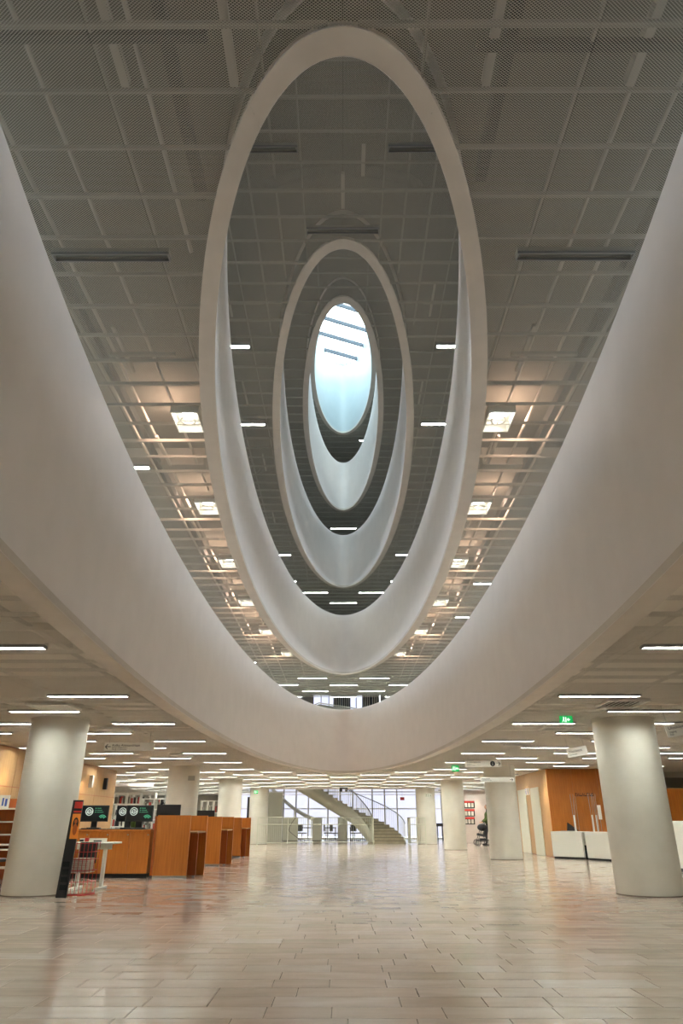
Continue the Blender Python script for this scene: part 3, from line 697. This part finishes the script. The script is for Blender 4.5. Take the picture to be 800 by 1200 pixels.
# ------------------------------------------------------------------ long service counter
t = thing('service_counter', 'long orange wooden counter with dark top carrying three monitors', 'counter', (0, 0, 0))
obj('counter_body', MB().box(-8.0, -4.62, 18.02, 18.7, .09, .98), M['cherry'], t)
obj('plinth', MB().box(-8.0, -4.62, 18.06, 18.66, 0, .09), M['black'], t)
obj('worktop', MB().bbox(-8.05, -4.60, 17.97, 18.95, .98, 1.03, .006), M['cherry'], t)
obj('desk_mat', MB().box(-7.6, -4.75, 18.1, 18.9, 1.03, 1.04), M['screen'], t)
for k in range(7):
    a = -8.0 + .485 * k; d_ = obj('door', MB().box(a + .006, a + .479, 18.0, 18.02, .1, .965), M['cherry'], t)
    obj('lock', MB().cyl(a + .43, 18.0, .9, .93, .02, 10), M['steel'], d_)
def monitor(x, y, z, rz, lab, on=True, w_=.66, h=.37, lift=.16):
    t = thing('computer_monitor', lab, 'monitor', (x, y, z), rz)
    obj('screen_casing', MB().bbox(-w_ / 2, w_ / 2, 0, .04, lift, lift + h, .008), M['black'], t)
    obj('stand', MB().box(-.07, .07, .03, .07, .03, lift + .1).bbox(-.15, .15, -.05, .16, 0, .03, .008), M['black'], t)
    if on:
        s_ = obj('display', MB().box(-w_ / 2 + .02, w_ / 2 - .02, -.004, 0, lift + .02, lift + h - .02), M['screen'], t)
        a = MB()
        for cx, cz, r_ in ((-.14, lift + h * .62, .085), (-.14, lift + h * .62, .045)):
            a.tube([(cx + r_ * math.cos(2 * PI * k / 20), -.007, cz + r_ * math.sin(2 * PI * k / 20)) for k in range(21)], .010, 6)
        for q in range(5): a.box(-.2 + .03 * q, -.185 + .03 * q, -.008, -.005, lift + h * .5, lift + h * (.6 + .05 * (q % 3)))
        obj('white_emblem', a, M['cream'], s_)
        b = MB()
        for q in range(3): b.box(.0, .02, -.007, -.004, lift + h * (.8 - .12 * q), lift + h * (.84 - .12 * q)).box(.04, .14 + .03 * q, -.007, -.004, lift + h * (.81 - .12 * q), lift + h * (.83 - .12 * q))
        for r_ in (.05, .075, .1): b.tube([(.19 + r_ * math.cos(t_), -.007, lift + .05 + r_ * math.sin(t_)) for t_ in [R(30 + 14 * k) for k in range(9)]], .007, 6)
        obj('green_marks', b, M['teal'], s_)
    return t
monitor(-6.15, 18.45, 1.04, R(4), 'black monitor showing white emblem, standing alone on the left of the counter')
monitor(-5.38, 18.62, 1.04, R(-4), 'black monitor partly covered by its neighbour on the counter', w_=.6)
monitor(-5.02, 18.35, 1.04, R(4), 'black monitor in front of another at the booth end of the counter')
for x, lab in ((-6.1, 'black keyboard before the lone monitor on the counter'), (-5.02, 'black keyboard before the paired monitors on the counter')):
    t = thing('keyboard', lab, 'keyboard', (x, 18.15, 1.04)); obj('keyboard_base', MB().bbox(-.22, .22, -.06, .08, 0, .02, .004), M['black'], t)
# ------------------------------------------------------------------ booths
def booth(x, y, lab):
    t = thing('wooden_booth', lab, 'booth', (x, y, 0), 0, 'wooden booths in a row')
    obj('front_panel', MB().box(0, .80, 0, .05, .05, 1.34), M['cherry'], t)
    obj('edge_strip', MB().box(-.06, -.005, -.01, .06, .05, 1.32), M['cherry_dark'], t)
    obj('floor_rail', MB().box(.0, .8, .005, .045, 0, .05), M['steel'], t)
    obj('rear_panel', MB().box(.06, 1.0, 1.12, 1.17, 0.0, 1.34), M['cherry'], t)
    obj('end_panel', MB().box(.02, .92, .46, .51, .03, .95), M['cherry_dark'], t)
    obj('desktop', MB().box(0, .98, .06, 1.10, .95, .985), M['oak'], t)
    for q in (.02,): obj('foot', MB().box(.84, .9, .46, .5, 0, .03), M['steel'], t)
    return t
b1 = booth(-4.48, 18.03, 'orange wooden booth at the counter end, nearest of three')
b2 = booth(-4.52, 22.9, 'orange wooden booth in the middle of the row of three')
b3 = booth(-4.6, 28.0, 'orange wooden booth with a round black cable hole, farthest of three')
obj('cable_hole', MB().tube([(.33, -.004, .78), (.33, .002, .78)], .07, 20), M['black'], b3)
t_ = monitor(-4.42, 19.3 - .45, .985, R(180), 'black monitor back rising above the nearest booth', False, .6, .34, .27)
t_ = monitor(-4.35, 23.6, .985, R(180), 'black monitor back rising above the middle booth', False, .55, .3, .24)

# ------------------------------------------------------------------ sit-stand desk
t = thing('sit_stand_desk', 'white height-adjustable desk with one column leg beside the orange counter', 'desk', (0, 0, 0))
obj('tabletop', MB().bbox(-5.35, -4.50, 14.75, 15.4, .80, .83, .006), M['white'], t)
for x in (-4.72, -5.2): obj('leg', MB().box(x - .03, x + .03, 15.04, 15.12, .05, .80), M['white'], t); obj('foot', MB().bbox(x - .04, x + .04, 14.78, 15.36, 0.0, .05, .01), M['white'], t)
obj('apron', MB().box(-5.3, -4.6, 15.06, 15.1, .7, .8), M['white'], t)
t = thing('desk_tray', 'low white tray with red and dark pens on the adjustable desk', 'tray', (-4.98, 14.95, .83)); obj('tray_body', MB().box(-.27, .27, -.08, .12, 0, .012).box(-.27, .27, .11, .12, .012, .07), M['white'], t)
obj('red_clip', MB().bbox(-.12, -.05, -.05, .02, .012, .08, .01), M['redprint'], t); obj('dark_clip', MB().bbox(.05, .2, -.04, .04, .012, .035, .01).bbox(-.22, -.15, -.05, .02, .012, .05, .01), M['black'], t)
# newspaper rack of red wire
t = thing('newspaper_rack', 'red wire rack full of grey newspapers leaning against the big column', 'rack', (0, 0, 0))
wr = MB()
for z in (.03, .22, .40, .58, .70, .84): wr.tube([(-4.98, 13.75, z), (-4.62, 13.75, z), (-4.52, 14.1, z), (-4.75, 14.3, z)], .006, 5)
for k in range(6): x = -4.97 + .07 * k; wr.tube([(x, 13.75, .02), (x - .005, 13.76, .86)], .006, 5)
for k in range(4): wr.tube([(-4.62 + .033 * k, 13.75 + .117 * k, .02), (-4.62 + .033 * k, 13.75 + .117 * k, .86)], .006, 5)
wr.tube([(-4.97, 13.72, .02), (-4.6, 13.72, .02), (-4.5, 14.05, .02)], .012, 6)
obj('wire_grid', wr, M['red'], t); obj('shelf', MB().box(-4.92, -4.6, 13.82, 14.2, .36, .37), M['white'], t)
obj('back_plate', MB().box(-4.93, -4.6, 14.2, 14.22, .5, .85), M['black'], t)
for k in range(7): n_ = obj('newspaper_bundle', MB().bbox(-4.93 + random.uniform(0, .02), -4.62 + random.uniform(-.02, .02), 13.8, 14.18, .375 + .032 * k, .402 + .032 * k, .008), M['newspaper'], None); tag(n_, '%s folded grey newspaper bundle in the red wire rack' % ['lowest', 'second from the bottom', 'third from the bottom', 'middle', 'third from the top', 'second from the top', 'topmost'][k], 'newspaper', 'newspapers in the red wire rack')
# slim display stand
t = thing('display_stand', 'slim black leaning display stand with orange poster of a woman', 'display stand', (-4.86, 13.5, 0), 0)
lean = .04
obj('stand_frame', MB().obox((0.0, 0, .78), (1, 0, 0), (0, 1, 0), (lean, 0, 1), (.09, .02, .78)), M['black'], t)
obj('poster', MB().box(-.03, .115, -.026, -.021, .92, 1.33), M['orange'], t)
obj('poster_heading', MB().box(-.02, .12, -.026, -.021, 1.42, 1.53).box(-.02, .12, -.026, -.021, 1.35, 1.38), M['redprint'], t)
obj('poster_portrait', MB().ball((.045, -.028, 1.2), .028, .004, .04).ball((.045, -.028, 1.08), .04, .004, .10), M['cherry_dark'], t)
obj('portrait_hair', MB().ball((.045, -.026, 1.17), .05, .004, .1), M['hair'], t)
for z in (.12, .24, .36, .48): obj('leaflet_pocket', MB().box(-.07, .04, -.04, -.021, z, z + .08), M['screen'], t)
# ------------------------------------------------------------------ bookcases far left
def bookcase(x, y, w_, h, n, rows_, lab, braced=False):
    t = thing('bookcase', lab, 'bookcase', (x, y, 0), 0)
    for k in range(n + 1): obj('upright', MB().box(k * w_ / n - .03, k * w_ / n + .03, 0, .35, 0, h), M['white'], t)
    for k in range(rows_ + 1): obj('shelf', MB().box(0, w_, .01, .34, h * k / rows_ + (.05 if k == 0 else -.04), h * k / rows_ + (.09 if k == 0 else 0)), M['white'], t)
    bk = {}
    for k in range(n):
        for j in range(rows_):
            xx = k * w_ / n + .05
            while xx < (k + 1) * w_ / n - .08:
                b_ = random.uniform(.025, .06); hh = random.uniform(.5, .8) * h / rows_ * .85
                c_ = random.choice(['upwall', 'redprint', 'newspaper', 'wallgrey', 'upwall', 'newspaper', 'wallgrey', 'trouser'])
                if random.random() < .55: bk.setdefault(c_, MB()).box(xx, xx + b_, .08, .3, h * j / rows_ + (.09 if j == 0 else 0), h * j / rows_ + hh)
                xx += b_ + .004
    for c_, mb in bk.items(): o_ = obj('book_mass', mb, M[c_], t); o_['kind'] = 'stuff'
    if braced: obj('cross_brace', MB().tube([(.1, .36, h * .6), (w_ / n * .9, .36, h)], .015, 5).tube([(w_ / n, .36, h), (w_ / n * 1.9, .36, h * .6)], .015, 5), M['white'], t)
    return t
bookcase(-11.3, 36, 2.1, 2.5, 3, 5, 'white braced bookcase behind the counter monitors', True)
bookcase(-9.0, 33, 1.1, 2.15, 2, 5, 'white bookcase half hidden by the column behind the nearest booth')
bookcase(-7.0, 36.5, 1.15, 2.15, 4, 4, 'white gridded bookcase between two pale columns above the booths')
bookcase(-13.5, 41, 4.5, 2.6, 5, 5, 'long white bookcase at the rear of the book area')
t = thing('green_plant', 'small green potted plant behind the paired monitors', 'plant', (-6.9, 24.6, 0)); obj('pot', MB().cyl(0, 0, 0, .5, .18, 16, .22), M['white'], t)
lf = MB()
for k in range(40):
    a = random.random() * 6.28; r_ = random.uniform(.05, .3); z = random.uniform(.9, 1.6); lf.add([(0, 0, .5), (r_ * math.cos(a), r_ * math.sin(a), z), (r_ * math.cos(a + .3), r_ * math.sin(a + .3), z + .1)], [(0, 1, 2)])
o = obj('foliage', lf, M['jacket'], t)
# far-left dark doorway and partitions
t = thing('dark_partition', 'tall black panel between the last booth and the far column', 'panel', (-5.85, 46, 0)); obj('panel_sheet', MB().box(-.12, .12, 0, .06, 0, 2.6), M['black'], t)
t = thing('ceiling_beam', 'long pale beam below the ceiling over the book area', 'beam', (0, 0, 0)); obj('beam_body', MB().box(-12.5, -9.0, 34.8, 35.0, 2.72, 2.86), M['wallpink'], t)

# ------------------------------------------------------------------ right timber room
CX, CY = 7.75, 28.0
wr_ = struct('wall_right', MB().box(CX + .03, CX + .25, CY + .03, 33.8, 0, 3.05).box(CX + .25, 11.6, CY + .03, CY + .25, 0, 3.05), M['cherry_dark'])
for a, b in ((CY + .03, 29.3), (30.6, 31.4), (32.8, 33.8)): obj('wood_panel', MB().box(CX, CX + .03, a, b, .02, 3.04), M['oak'], wr_)
for a, b in ((29.3, 30.6), (31.4, 32.8)): obj('wood_panel', MB().box(CX, CX + .03, a, b, 2.46, 3.04), M['oak'], wr_)
xx = CX
while xx < 11.5: x1 = min(11.6, xx + .96); obj('wood_panel', MB().box(xx + .003, x1 - .003, CY, CY + .03, .02, 3.04), M['cherry'], wr_); xx = x1
for k, (a, b) in enumerate(((29.3, 30.6), (31.4, 32.8))):
    d_ = struct('door_%d' % (k + 1), MB().box(CX - .02, CX + .02, a, b, 0, 2.46), M['offwhite']); obj('door_handle', MB().tube([(CX - .06, b - .15, 1.1), (CX - .06, b - .28, 1.1)], .012, 6), M['steel'], d_)
for y, lab in ((30.9, 'blue toilet pictogram plate nearer of two by the pale doors'), (31.25, 'blue toilet pictogram plate farther of two by the pale doors')):
    t = thing('pictogram_plate', lab, 'sign', (CX - .02, y, 2.35)); obj('plate', MB().box(-.01, .02, -.13, .13, -.13, .13), M['signw'], t); obj('pictogram', MB().box(-.014, -.01, -.04, .04, -.1, .04).box(-.014, -.01, -.03, .03, .06, .11), M['blue'], t)
struct('wall_right', MB().box(11.6, 16, 33.8, 34, 0, 3.05), M['wallgrey'])
t = thing('low_timber_screen', 'low orange wooden screen past the right big column', 'screen', (0, 0, 0)); obj('screen_panel', MB().box(11.2, 16, 26, 26.08, 0, 2.25), M['cherry'], t); obj('cap_strip', MB().box(11.2, 16, 25.98, 26.1, 2.25, 2.28), M['oak'], t)
# white lobby counters
def lobby(c, rz, w_, d_, h, lab):
    t = thing('lobby_counter', lab, 'counter', (c[0], c[1], 0), rz)
    obj('counter_body', MB().bbox(0, w_, 0, d_, .06, h, .01), M['white'], t); obj('plinth', MB().box(.03, w_ - .03, .03, d_ - .03, 0, .06), M['black'], t); return t
l1 = lobby((7.55, 27.55), math.atan2(-.9, .85), 1.22, .62, .88, 'white block counter against the orange corner, left of the gate posts')
l2 = lobby((8.42, 26.4), math.atan2(-1.6, .7), 1.8, .6, .88, 'white block counter right of the gate posts, running behind the column')
t = thing('glass_gate_panel', 'dark glass gap panel between the two white counters', 'gate', (8.47, 26.62, 0)); obj('pane', MB().box(-.04, .04, 0, .02, 0, .45), M['screen'], t); obj('upper_pane', MB().box(-.04, .04, 0, .02, .45, .86), M['wallgrey'], t)
t = thing('open_laptop', 'dark wedge-shaped laptop standing open on the left white counter', 'laptop', (8.2, 27.35, .88), R(-40)); obj('laptop_base', MB().box(-.3, .25, -.12, .12, 0, .02), M['steel'], t)
obj('laptop_lid', MB().add([(-.15, .1, .02), (.3, .1, .02), (-.12, .14, .3), (-.15, .12, .02), (.3, .12, .02), (-.12, .16, .3)], [(0, 1, 2), (5, 4, 3), (0, 3, 4, 1), (1, 4, 5, 2), (2, 5, 3, 0)]), M['screen'], t)
for (x, y, lab) in ((8.3, 26.96, 'slim gate post on the left white counter'), (8.75, 26.35, 'slim gate post nearer on the second white counter'), (8.98, 26.6, 'slim gate post behind on the second white counter')):
    t = thing('gate_post', lab, 'gate post', (x, y, .885)); obj('lower_post', MB().bbox(-.03, .03, -.02, .02, 0, .53, .008), M['white'], t)
    obj('antenna_frame', MB().tube([(-.03, 0, .53), (-.05, 0, 1.22), (.06, 0, 1.22), (.04, 0, .53)], .009, 5), M['steel'], t)
t = thing('gate_sign', 'dark letters on a thin bar spanning the gate posts', 'sign', (8.62, 26.5, 2.045)); obj('sign_bar', MB().box(-.33, .33, 0, .015, -.012, .0), M['ink'], t); obj('sign_post', MB().tube([(-.33, .01, 0), (-.33, .01, -1.16)], .008, 5).tube([(.33, .01, 0), (.33, .01, -1.16)], .008, 5), M['steel'], t); text('PALAUTUS', .14, M['ink'], t, (-.33, -.002, .0), FACE)
t = thing('gate_notice', 'white paper notice hanging beside the gate posts', 'notice', (8.98, 26.2, 1.5)); obj('notice_sheet', MB().obox((0, 0, 0), (1, 0, 0), (0, 1, 0), (.0, 0, 1), (.06, .004, .23)), M['signw'], t); obj('notice_stand', MB().tube([(0, .02, -.62), (0, .02, .2)], .008, 5), M['steel'], t)
l3 = lobby((9.05, 20), R(0), 2.2, .8, 1.22, 'tall white counter just past the right big column')
chair(8.86, 18.9, R(70), 'black chair at the right border beside the tall white counter')

# wall with posters
struct('wall_back', MB().box(7.1, 16, 47, 47.2, 0, 3.05), M['wallpink'])
for k, z in enumerate((2.2, 1.72, 1.26)):
    t = thing('wall_poster', '%s of three red-headed posters on the rosy wall by the stroller' % ['topmost', 'middle', 'lowest'][k], 'poster', (7.98 - .03 * k, 46.97, z), 0, 'three wall posters')
    obj('sheet', MB().box(-.36, .3, 0, .02, -.22, .2), M['screen'], t); obj('heading', MB().box(-.34, .28, -.006, 0, .1, .19), M['redprint'], t)
    for q in range(3): obj('picture', MB().box(-.32 + .2 * q, -.17 + .2 * q, -.006, 0, -.17, .07), M['newspaper'], t)
t = thing('bench', 'low dark bench beyond the column by the stairs', 'bench', (7.0, 52, 0)); obj('seat', MB().bbox(-.9, .9, 0, .5, .9, 1.1, .02), M['black'], t)
for q in range(6): obj('leg', MB().box(-.85 + .33 * q, -.8 + .33 * q, .1, .4, 0, .9), M['black'], t)

# ------------------------------------------------------------------ person with stroller
def skin_mesh(verts, edges, radii, m, name, parent, sub=1):
    me = bpy.data.meshes.new(name); me.from_pydata(verts, edges, []); o = bpy.data.objects.new(name, me); COL.objects.link(o)
    md = o.modifiers.new('s', 'SKIN'); md.use_smooth_shade = True
    for v, r_ in zip(me.skin_vertices[0].data, radii): v.radius = (r_, r_) if not isinstance(r_, tuple) else r_
    me.skin_vertices[0].data[0].use_root = True
    s2 = o.modifiers.new('u', 'SUBSURF'); s2.levels = sub; s2.render_levels = sub
    dg = bpy.context.evaluated_depsgraph_get(); nm = bpy.data.meshes.new_from_object(o.evaluated_get(dg)); bpy.data.objects.remove(o)
    nm.materials.clear(); nm.materials.append(m); return obj(name, nm, None, parent)
P = thing('person', 'person in an olive jacket and dark trousers pushing a stroller behind the column', 'person', (7.96, 41.4, 0), R(0)); P.scale = (1.17, 1.17, 1.17)
# facing -x
V = [(0, 0, .95), (0, 0, 1.15), (0, 0, 1.38), (0, 0, 1.5), (-.02, 0, 1.62), (0, .17, 1.42), (-.05, .21, 1.15), (-.28, .18, 1.0), (0, -.17, 1.42), (-.05, -.21, 1.15), (-.28, -.18, 1.0),
     (.0, .1, .9), (-.1, .1, .5), (-.12, .1, .09), (-.25, .1, .04), (.0, -.1, .9), (.12, -.1, .5), (.24, -.1, .1), (.12, -.1, .04)]
E_ = [(0, 1), (1, 2), (2, 3), (3, 4), (2, 5), (5, 6), (6, 7), (2, 8), (8, 9), (9, 10), (0, 11), (11, 12), (12, 13), (13, 14), (0, 15), (15, 16), (16, 17), (17, 18)]
skin_mesh(V, E_, [.14, .13, .15, .055, .05, .06, .045, .035, .06, .045, .035, .09, .06, .045, .03, .09, .06, .045, .03], M['trouser'], 'body', P)
hd = MB().ball((-.02, 0, 1.66), .095, .078, .115).ball((-.115, 0, 1.65), .02, .012, .02, 8, 6).ball((-.02, .08, 1.65), .015, .012, .03, 8, 6).ball((-.02, -.08, 1.65), .015, .012, .03, 8, 6)
obj('head', hd, M['skin'], P); obj('hair', MB().ball((.012, 0, 1.69), .1, .088, .1), M['hair'], P)
skin_mesh([(0, 0, .88), (0, 0, 1.15), (0, 0, 1.38), (0, 0, 1.47), (0, .19, 1.4), (-.05, .22, 1.15), (-.25, .19, 1.01), (0, -.19, 1.4), (-.05, -.22, 1.15), (-.25, -.19, 1.01)],
          [(0, 1), (1, 2), (2, 3), (2, 4), (4, 5), (5, 6), (2, 7), (7, 8), (8, 9)], [(.2, .2), (.17, .17), (.18, .18), (.09, .09), .08, .065, .05, .08, .065, .05], M['jacket'], 'jacket', P)
for sy in (-1, 1):
    h = MB().ball((-.30, sy * .18, 1.0), .045, .035, .03, 10, 6)
    for q in range(4): h.tube([(-.33, sy * .18 - .028 + .018 * q, 1.01), (-.37, sy * .18 - .028 + .018 * q, 1.0), (-.375, sy * .18 - .028 + .018 * q, .965)], .009, 5)
    h.tube([(-.30, sy * .14, 1.0), (-.34, sy * .135, .98)], .01, 5); obj('hand', h, M['skin'], P)
    obj('shoe', MB().ball(((-.2 if sy > 0 else .16), sy * .1, .05), .13, .045, .05), M['black'], P)
t = thing('stroller', 'black baby stroller pushed out from behind the column', 'stroller', (7.62, 41.4, 0)); t.scale = (1.17, 1.17, 1.17)
for sy in (-1, 1):
    obj('frame', MB().tube([(.1, sy * .22, .95), (-.02, sy * .22, .82), (-.28, sy * .2, .2)], .014, 6).tube([(.2, sy * .22, .15), (-.05, sy * .22, .6)], .014, 6).tube([(.2, sy * .22, .15), (-.28, sy * .2, .2)], .012, 6), M['black'], t)
    for x in (.22, -.28):
        w_ = obj('wheel', MB().tube([(x + .12 * math.cos(2 * PI * k / 16), sy * .25, .14 + .12 * math.sin(2 * PI * k / 16)) for k in range(17)], .02, 6), M['black'], t)
        obj('hub', MB().tube([(x, sy * .25 - .01, .14), (x, sy * .25 + .01, .14)], .05, 10), M['steel'], w_)
obj('handlebar', MB().tube([(.1, -.22, .95), (.12, 0, .97), (.1, .22, .95)], .016, 6), M['black'], t)
obj('seat', MB().obox((-.05, 0, .45), (1, 0, -.2), (0, 1, 0), (.2, 0, 1), (.2, .18, .05)).obox((.12, 0, .62), (.4, 0, 1), (0, 1, 0), (-1, 0, .4), (.22, .18, .03)), M['trouser'], t)
obj('canopy', MB().ball((.0, 0, .78), .24, .2, .16), M['black'], t); obj('basket', MB().bbox(-.15, .15, -.16, .16, .2, .32, .03), M['trouser'], t)

# ------------------------------------------------------------------ staircase
st_ = thing('staircase', 'curved beige staircase winding up to the left beyond the lobby floor', 'staircase', (.55, 45.4, 0))
RI, RO, NS, NB = 1.3, 3.1, 26, 11; RISE = 4.45 / NS; GO = .31
def pol(r_, u, z):
    if u <= NB: a = u / NB * PI / 2; return (r_ * math.cos(a), r_ * math.sin(a), z)
    return (-(u - NB) * GO, r_ - .012 * (u - NB) ** 1.6, z)
for k in range(NS):
    t0, t1 = k, k + 1.02; z1 = (k + 1) * RISE; z0 = max(0, z1 - RISE - .16)
    v = [pol(RI, t0, z0), pol(RO, t0, z0), pol(RO, t1, z0 + (RISE if k else 0)), pol(RI, t1, z0 + (RISE if k else 0)), pol(RI, t0, z1), pol(RO, t0, z1), pol(RO, t1, z1), pol(RI, t1, z1)]
    obj('step', MB().add(v, [(0, 3, 2, 1), (4, 5, 6, 7), (0, 1, 5, 4), (1, 2, 6, 5), (2, 3, 7, 6), (3, 0, 4, 7)]), M['steprisers'], st_)
    v2 = [pol(q, u, z) for z in (z1 - .03, z1 + .004) for q, u in ((RI + .02, t0 - .03), (RO - .02, t0 - .03), (RO - .02, t0 + .02), (RI + .02, t0 + .02))]
    obj('nosing', MB().add(v2, [(0, 3, 2, 1), (4, 5, 6, 7), (0, 1, 5, 4), (1, 2, 6, 5), (2, 3, 7, 6), (3, 0, 4, 7)]), M['grout'], st_)
def band(r0, r1, lo, hi, m, name):
    v = []; n = 78
    for k in range(n + 1):
        t_ = NS * k / n; z = RISE * t_
        a, b = max(0, z + lo), z + hi
        v += [pol(r0, t_, a), pol(r0, t_, b), pol(r1, t_, a), pol(r1, t_, b)]
    f = []
    for k in range(n):
        i = 4 * k; f += [(i, i + 1, i + 5, i + 4), (i + 2, i + 6, i + 7, i + 3), (i + 1, i + 3, i + 7, i + 5), (i, i + 4, i + 6, i + 2)]
    obj(name, MB().add(v, f, True), M[m], st_)
band(RI - .1, RI, -.8, .05, 'offwhite', 'stringer'); band(RO, RO + .1, -.8, .05, 'offwhite', 'stringer')
for rr in (RI - .05, RO + .05):
    obj('handrail', MB().tube([pol(rr, NS * k / 60, RISE * NS * k / 60 + 1.1) for k in range(61)], .03, 8), M['steel'], st_)
    bal = MB()
    for k in range(78): t_ = NS * k / 78; z = RISE * t_; bal.tube([pol(rr, t_, z + .05), pol(rr, t_, z + 1.1)], .009, 4, cap=False)
    o = obj('baluster_row', bal, M['rodw'], st_); o['kind'] = 'stuff'
# second, further curve of white
t = thing('curved_ramp', 'white curved band sweeping down behind the railing under the stairs', 'ramp', (0, 0, 0))
v = []; 
for k in range(25):
    a = k / 24; x = -5.2 + 3.6 * a; z = 3.4 - 2.2 * a ** 1.0 - .35 * math.sin(a * PI); y = 53 + .8 * math.sin(a * PI); v += [(x, y, z - .14), (x, y, z + .14), (x, y + .2, z - .14), (x, y + .2, z + .14)]
f = []
for k in range(24): i = 4 * k; f += [(i, i + 1, i + 5, i + 4), (i + 2, i + 6, i + 7, i + 3), (i + 1, i + 3, i + 7, i + 5), (i, i + 4, i + 6, i + 2)]
f += [(0, 2, 3, 1), (96, 97, 99, 98)]
obj('ramp_post', MB().box(-3.6, -3.5, 53.6, 53.7, 0, 2.0), M['white'], t); obj('ramp_band', MB().add(v, f, True), M['white'], t)
t = thing('pale_partition', 'pale green-white partition panel behind the far column by the railing', 'partition', (-5.4, 50, 0)); obj('panel_sheet', MB().bbox(-.2, 1.3, 0, .1, 0, 3.0, .01), M['offwhite'], t)

# ------------------------------------------------------------------ railing of pale rods before the stair hall
def railing(pts, lab, dens=9):
    t = thing('rod_railing', lab, 'railing', (0, 0, 0)); 
    P3 = [Vector((p[0], p[1], 0)) for p in pts]
    for z, nme in ((1.42, 'top_rail'), (1.05, 'middle_rail'), (.12, 'bottom_rail')): obj(nme, MB().tube([p + Vector((0, 0, z)) for p in P3], .025, 6), M['rodw'], t)
    bal = MB()
    for a, b in zip(P3[:-1], P3[1:]):
        n = max(1, int((b - a).length * dens))
        for k in range(n): p = a.lerp(b, k / n); bal.tube([p + Vector((0, 0, .05)), p + Vector((0, 0, 1.4))], .010, 4, cap=False)
    o = obj('baluster_row', bal, M['rodw'], t); o['kind'] = 'stuff'
    for p in (P3[0], P3[-1], P3[len(P3) // 2]): obj('post', MB().box(p.x - .03, p.x + .03, p.y - .03, p.y + .03, 0, 1.42), M['rodw'], t)
railing([(-4.9, 42.9), (-3.2, 42.9), (-3.2, 43.4), (-1.9, 43.9), (0, 44.2), (1.75, 44.3)], 'pale rod railing running from the far column to the stair foot')
railing([(3.88, 45.4), (3.88, 43.6), (4.2, 43.3), (4.7, 43.3)], 'short pale rod railing between stair foot and column')
t = thing('curved_rod', 'dark curved rail bending down behind the pale railing', 'handrail', (0, 0, 0)); obj('rail_bar', MB().tube([(-2.9 - .35 * math.sin(a) , 45.0, 1.4 - 1.39 * k / 12) if k < 6 else (-2.9 - .35 * math.sin(a) + (k - 6) * .12, 45, 1.4 - 1.39 * k / 12) for k, a in [(k, PI * k / 12) for k in range(13)]], .025, 6), M['upwall'], t)
# cabinets and chairs behind
for k, (a, b, lab) in enumerate(((-4.05, -3.05, 'beige cabinet block behind the railing, nearest the far left column'), (-2.1, -1.45, 'beige cabinet block behind the railing under the stair curve'), (-.40, .25, 'beige cabinet block behind the railing close to the stair foot'))):
    t = thing('beige_cabinet', lab, 'cabinet', (0, 0, 0), 0, 'beige cabinets behind the railing'); obj('cabinet_body', MB().bbox(a, b, 50, 50.5, .08, 1.42, .01), M['offwhite'], t); obj('plinth', MB().box(a + .02, b - .02, 50.02, 50.48, 0, .08), M['upwall'], t)
    obj('door', MB().box(a + .04, (a + b) / 2 - .01, 49.98, 50.0, .12, 1.38), M['offwhite'], t); obj('door', MB().box((a + b) / 2 + .01, b - .04, 49.98, 50.0, .12, 1.38), M['offwhite'], t)
for k, (x, y) in enumerate(((-3.6, 52), (-2.85, 51.6), (-1.1, 52), (-.65, 51.5), (.75, 51.8), (1.3, 52.2))):
    chair(x, y, R(40 * k), 'black office chair %s behind the pale railing' % ['by the first beige cabinet', 'just right of the first beige cabinet', 'right of the middle beige cabinet', 'left of the last beige cabinet', 'right of the last beige cabinet', 'closest to the stair underside'][k], 'black chairs behind the railing')
for a, b, lab in ((-3.6, -1.9, 'long dark work table behind the railing, left of centre'), (-1.3, -.5, 'short dark work table between two beige cabinets'), (.4, 1.8, 'dark work table behind the railing under the stair')):
    t = thing('work_table', lab, 'table', (0, 0, 0)); obj('tabletop', MB().box(a, b, 52.6, 53.3, .78, .84), M['black'], t)
    for x in (a + .05, b - .1): obj('leg', MB().box(x, x + .05, 52.65, 53.25, 0, .78), M['black'], t)
t = thing('ceiling_sign', 'tiny red hanging sign beyond the stairs', 'sign', (4.2, 53, 2.7)); obj('sign_board', MB().box(-.15, .15, 0, .03, -.1, .1), M['redprint'], t); obj('wire', MB().tube([(0, .015, .1), (0, .015, 4.3)], .006, 5), M['steel'], t)
t = thing('ceiling_projector', 'small dark twin spotlight under the ceiling edge at the centre', 'spotlight', (0, 43.5, 2.88)); obj('lamp_head', MB().bbox(-.24, -.08, -.08, .08, -.06, .08, .02), M['black'], t); obj('lamp_head', MB().bbox(.08, .24, -.08, .08, -.06, .08, .02), M['black'], t); obj('bracket', MB().box(-.24, .24, -.02, .02, .08, .17), M['black'], t)
# stair hall lights
for k, x in enumerate((-3.6, -1.2, 1.2, 3.6)):
    for j, y in enumerate((48, 51.5)):
        t = thing('ceiling_light', 'lit tube light high over the stair hall', 'light', (x, y, 6.9), 0, 'tube lights over the stair hall'); obj('housing', housm, None, t); obj('tube', ton, None, t)
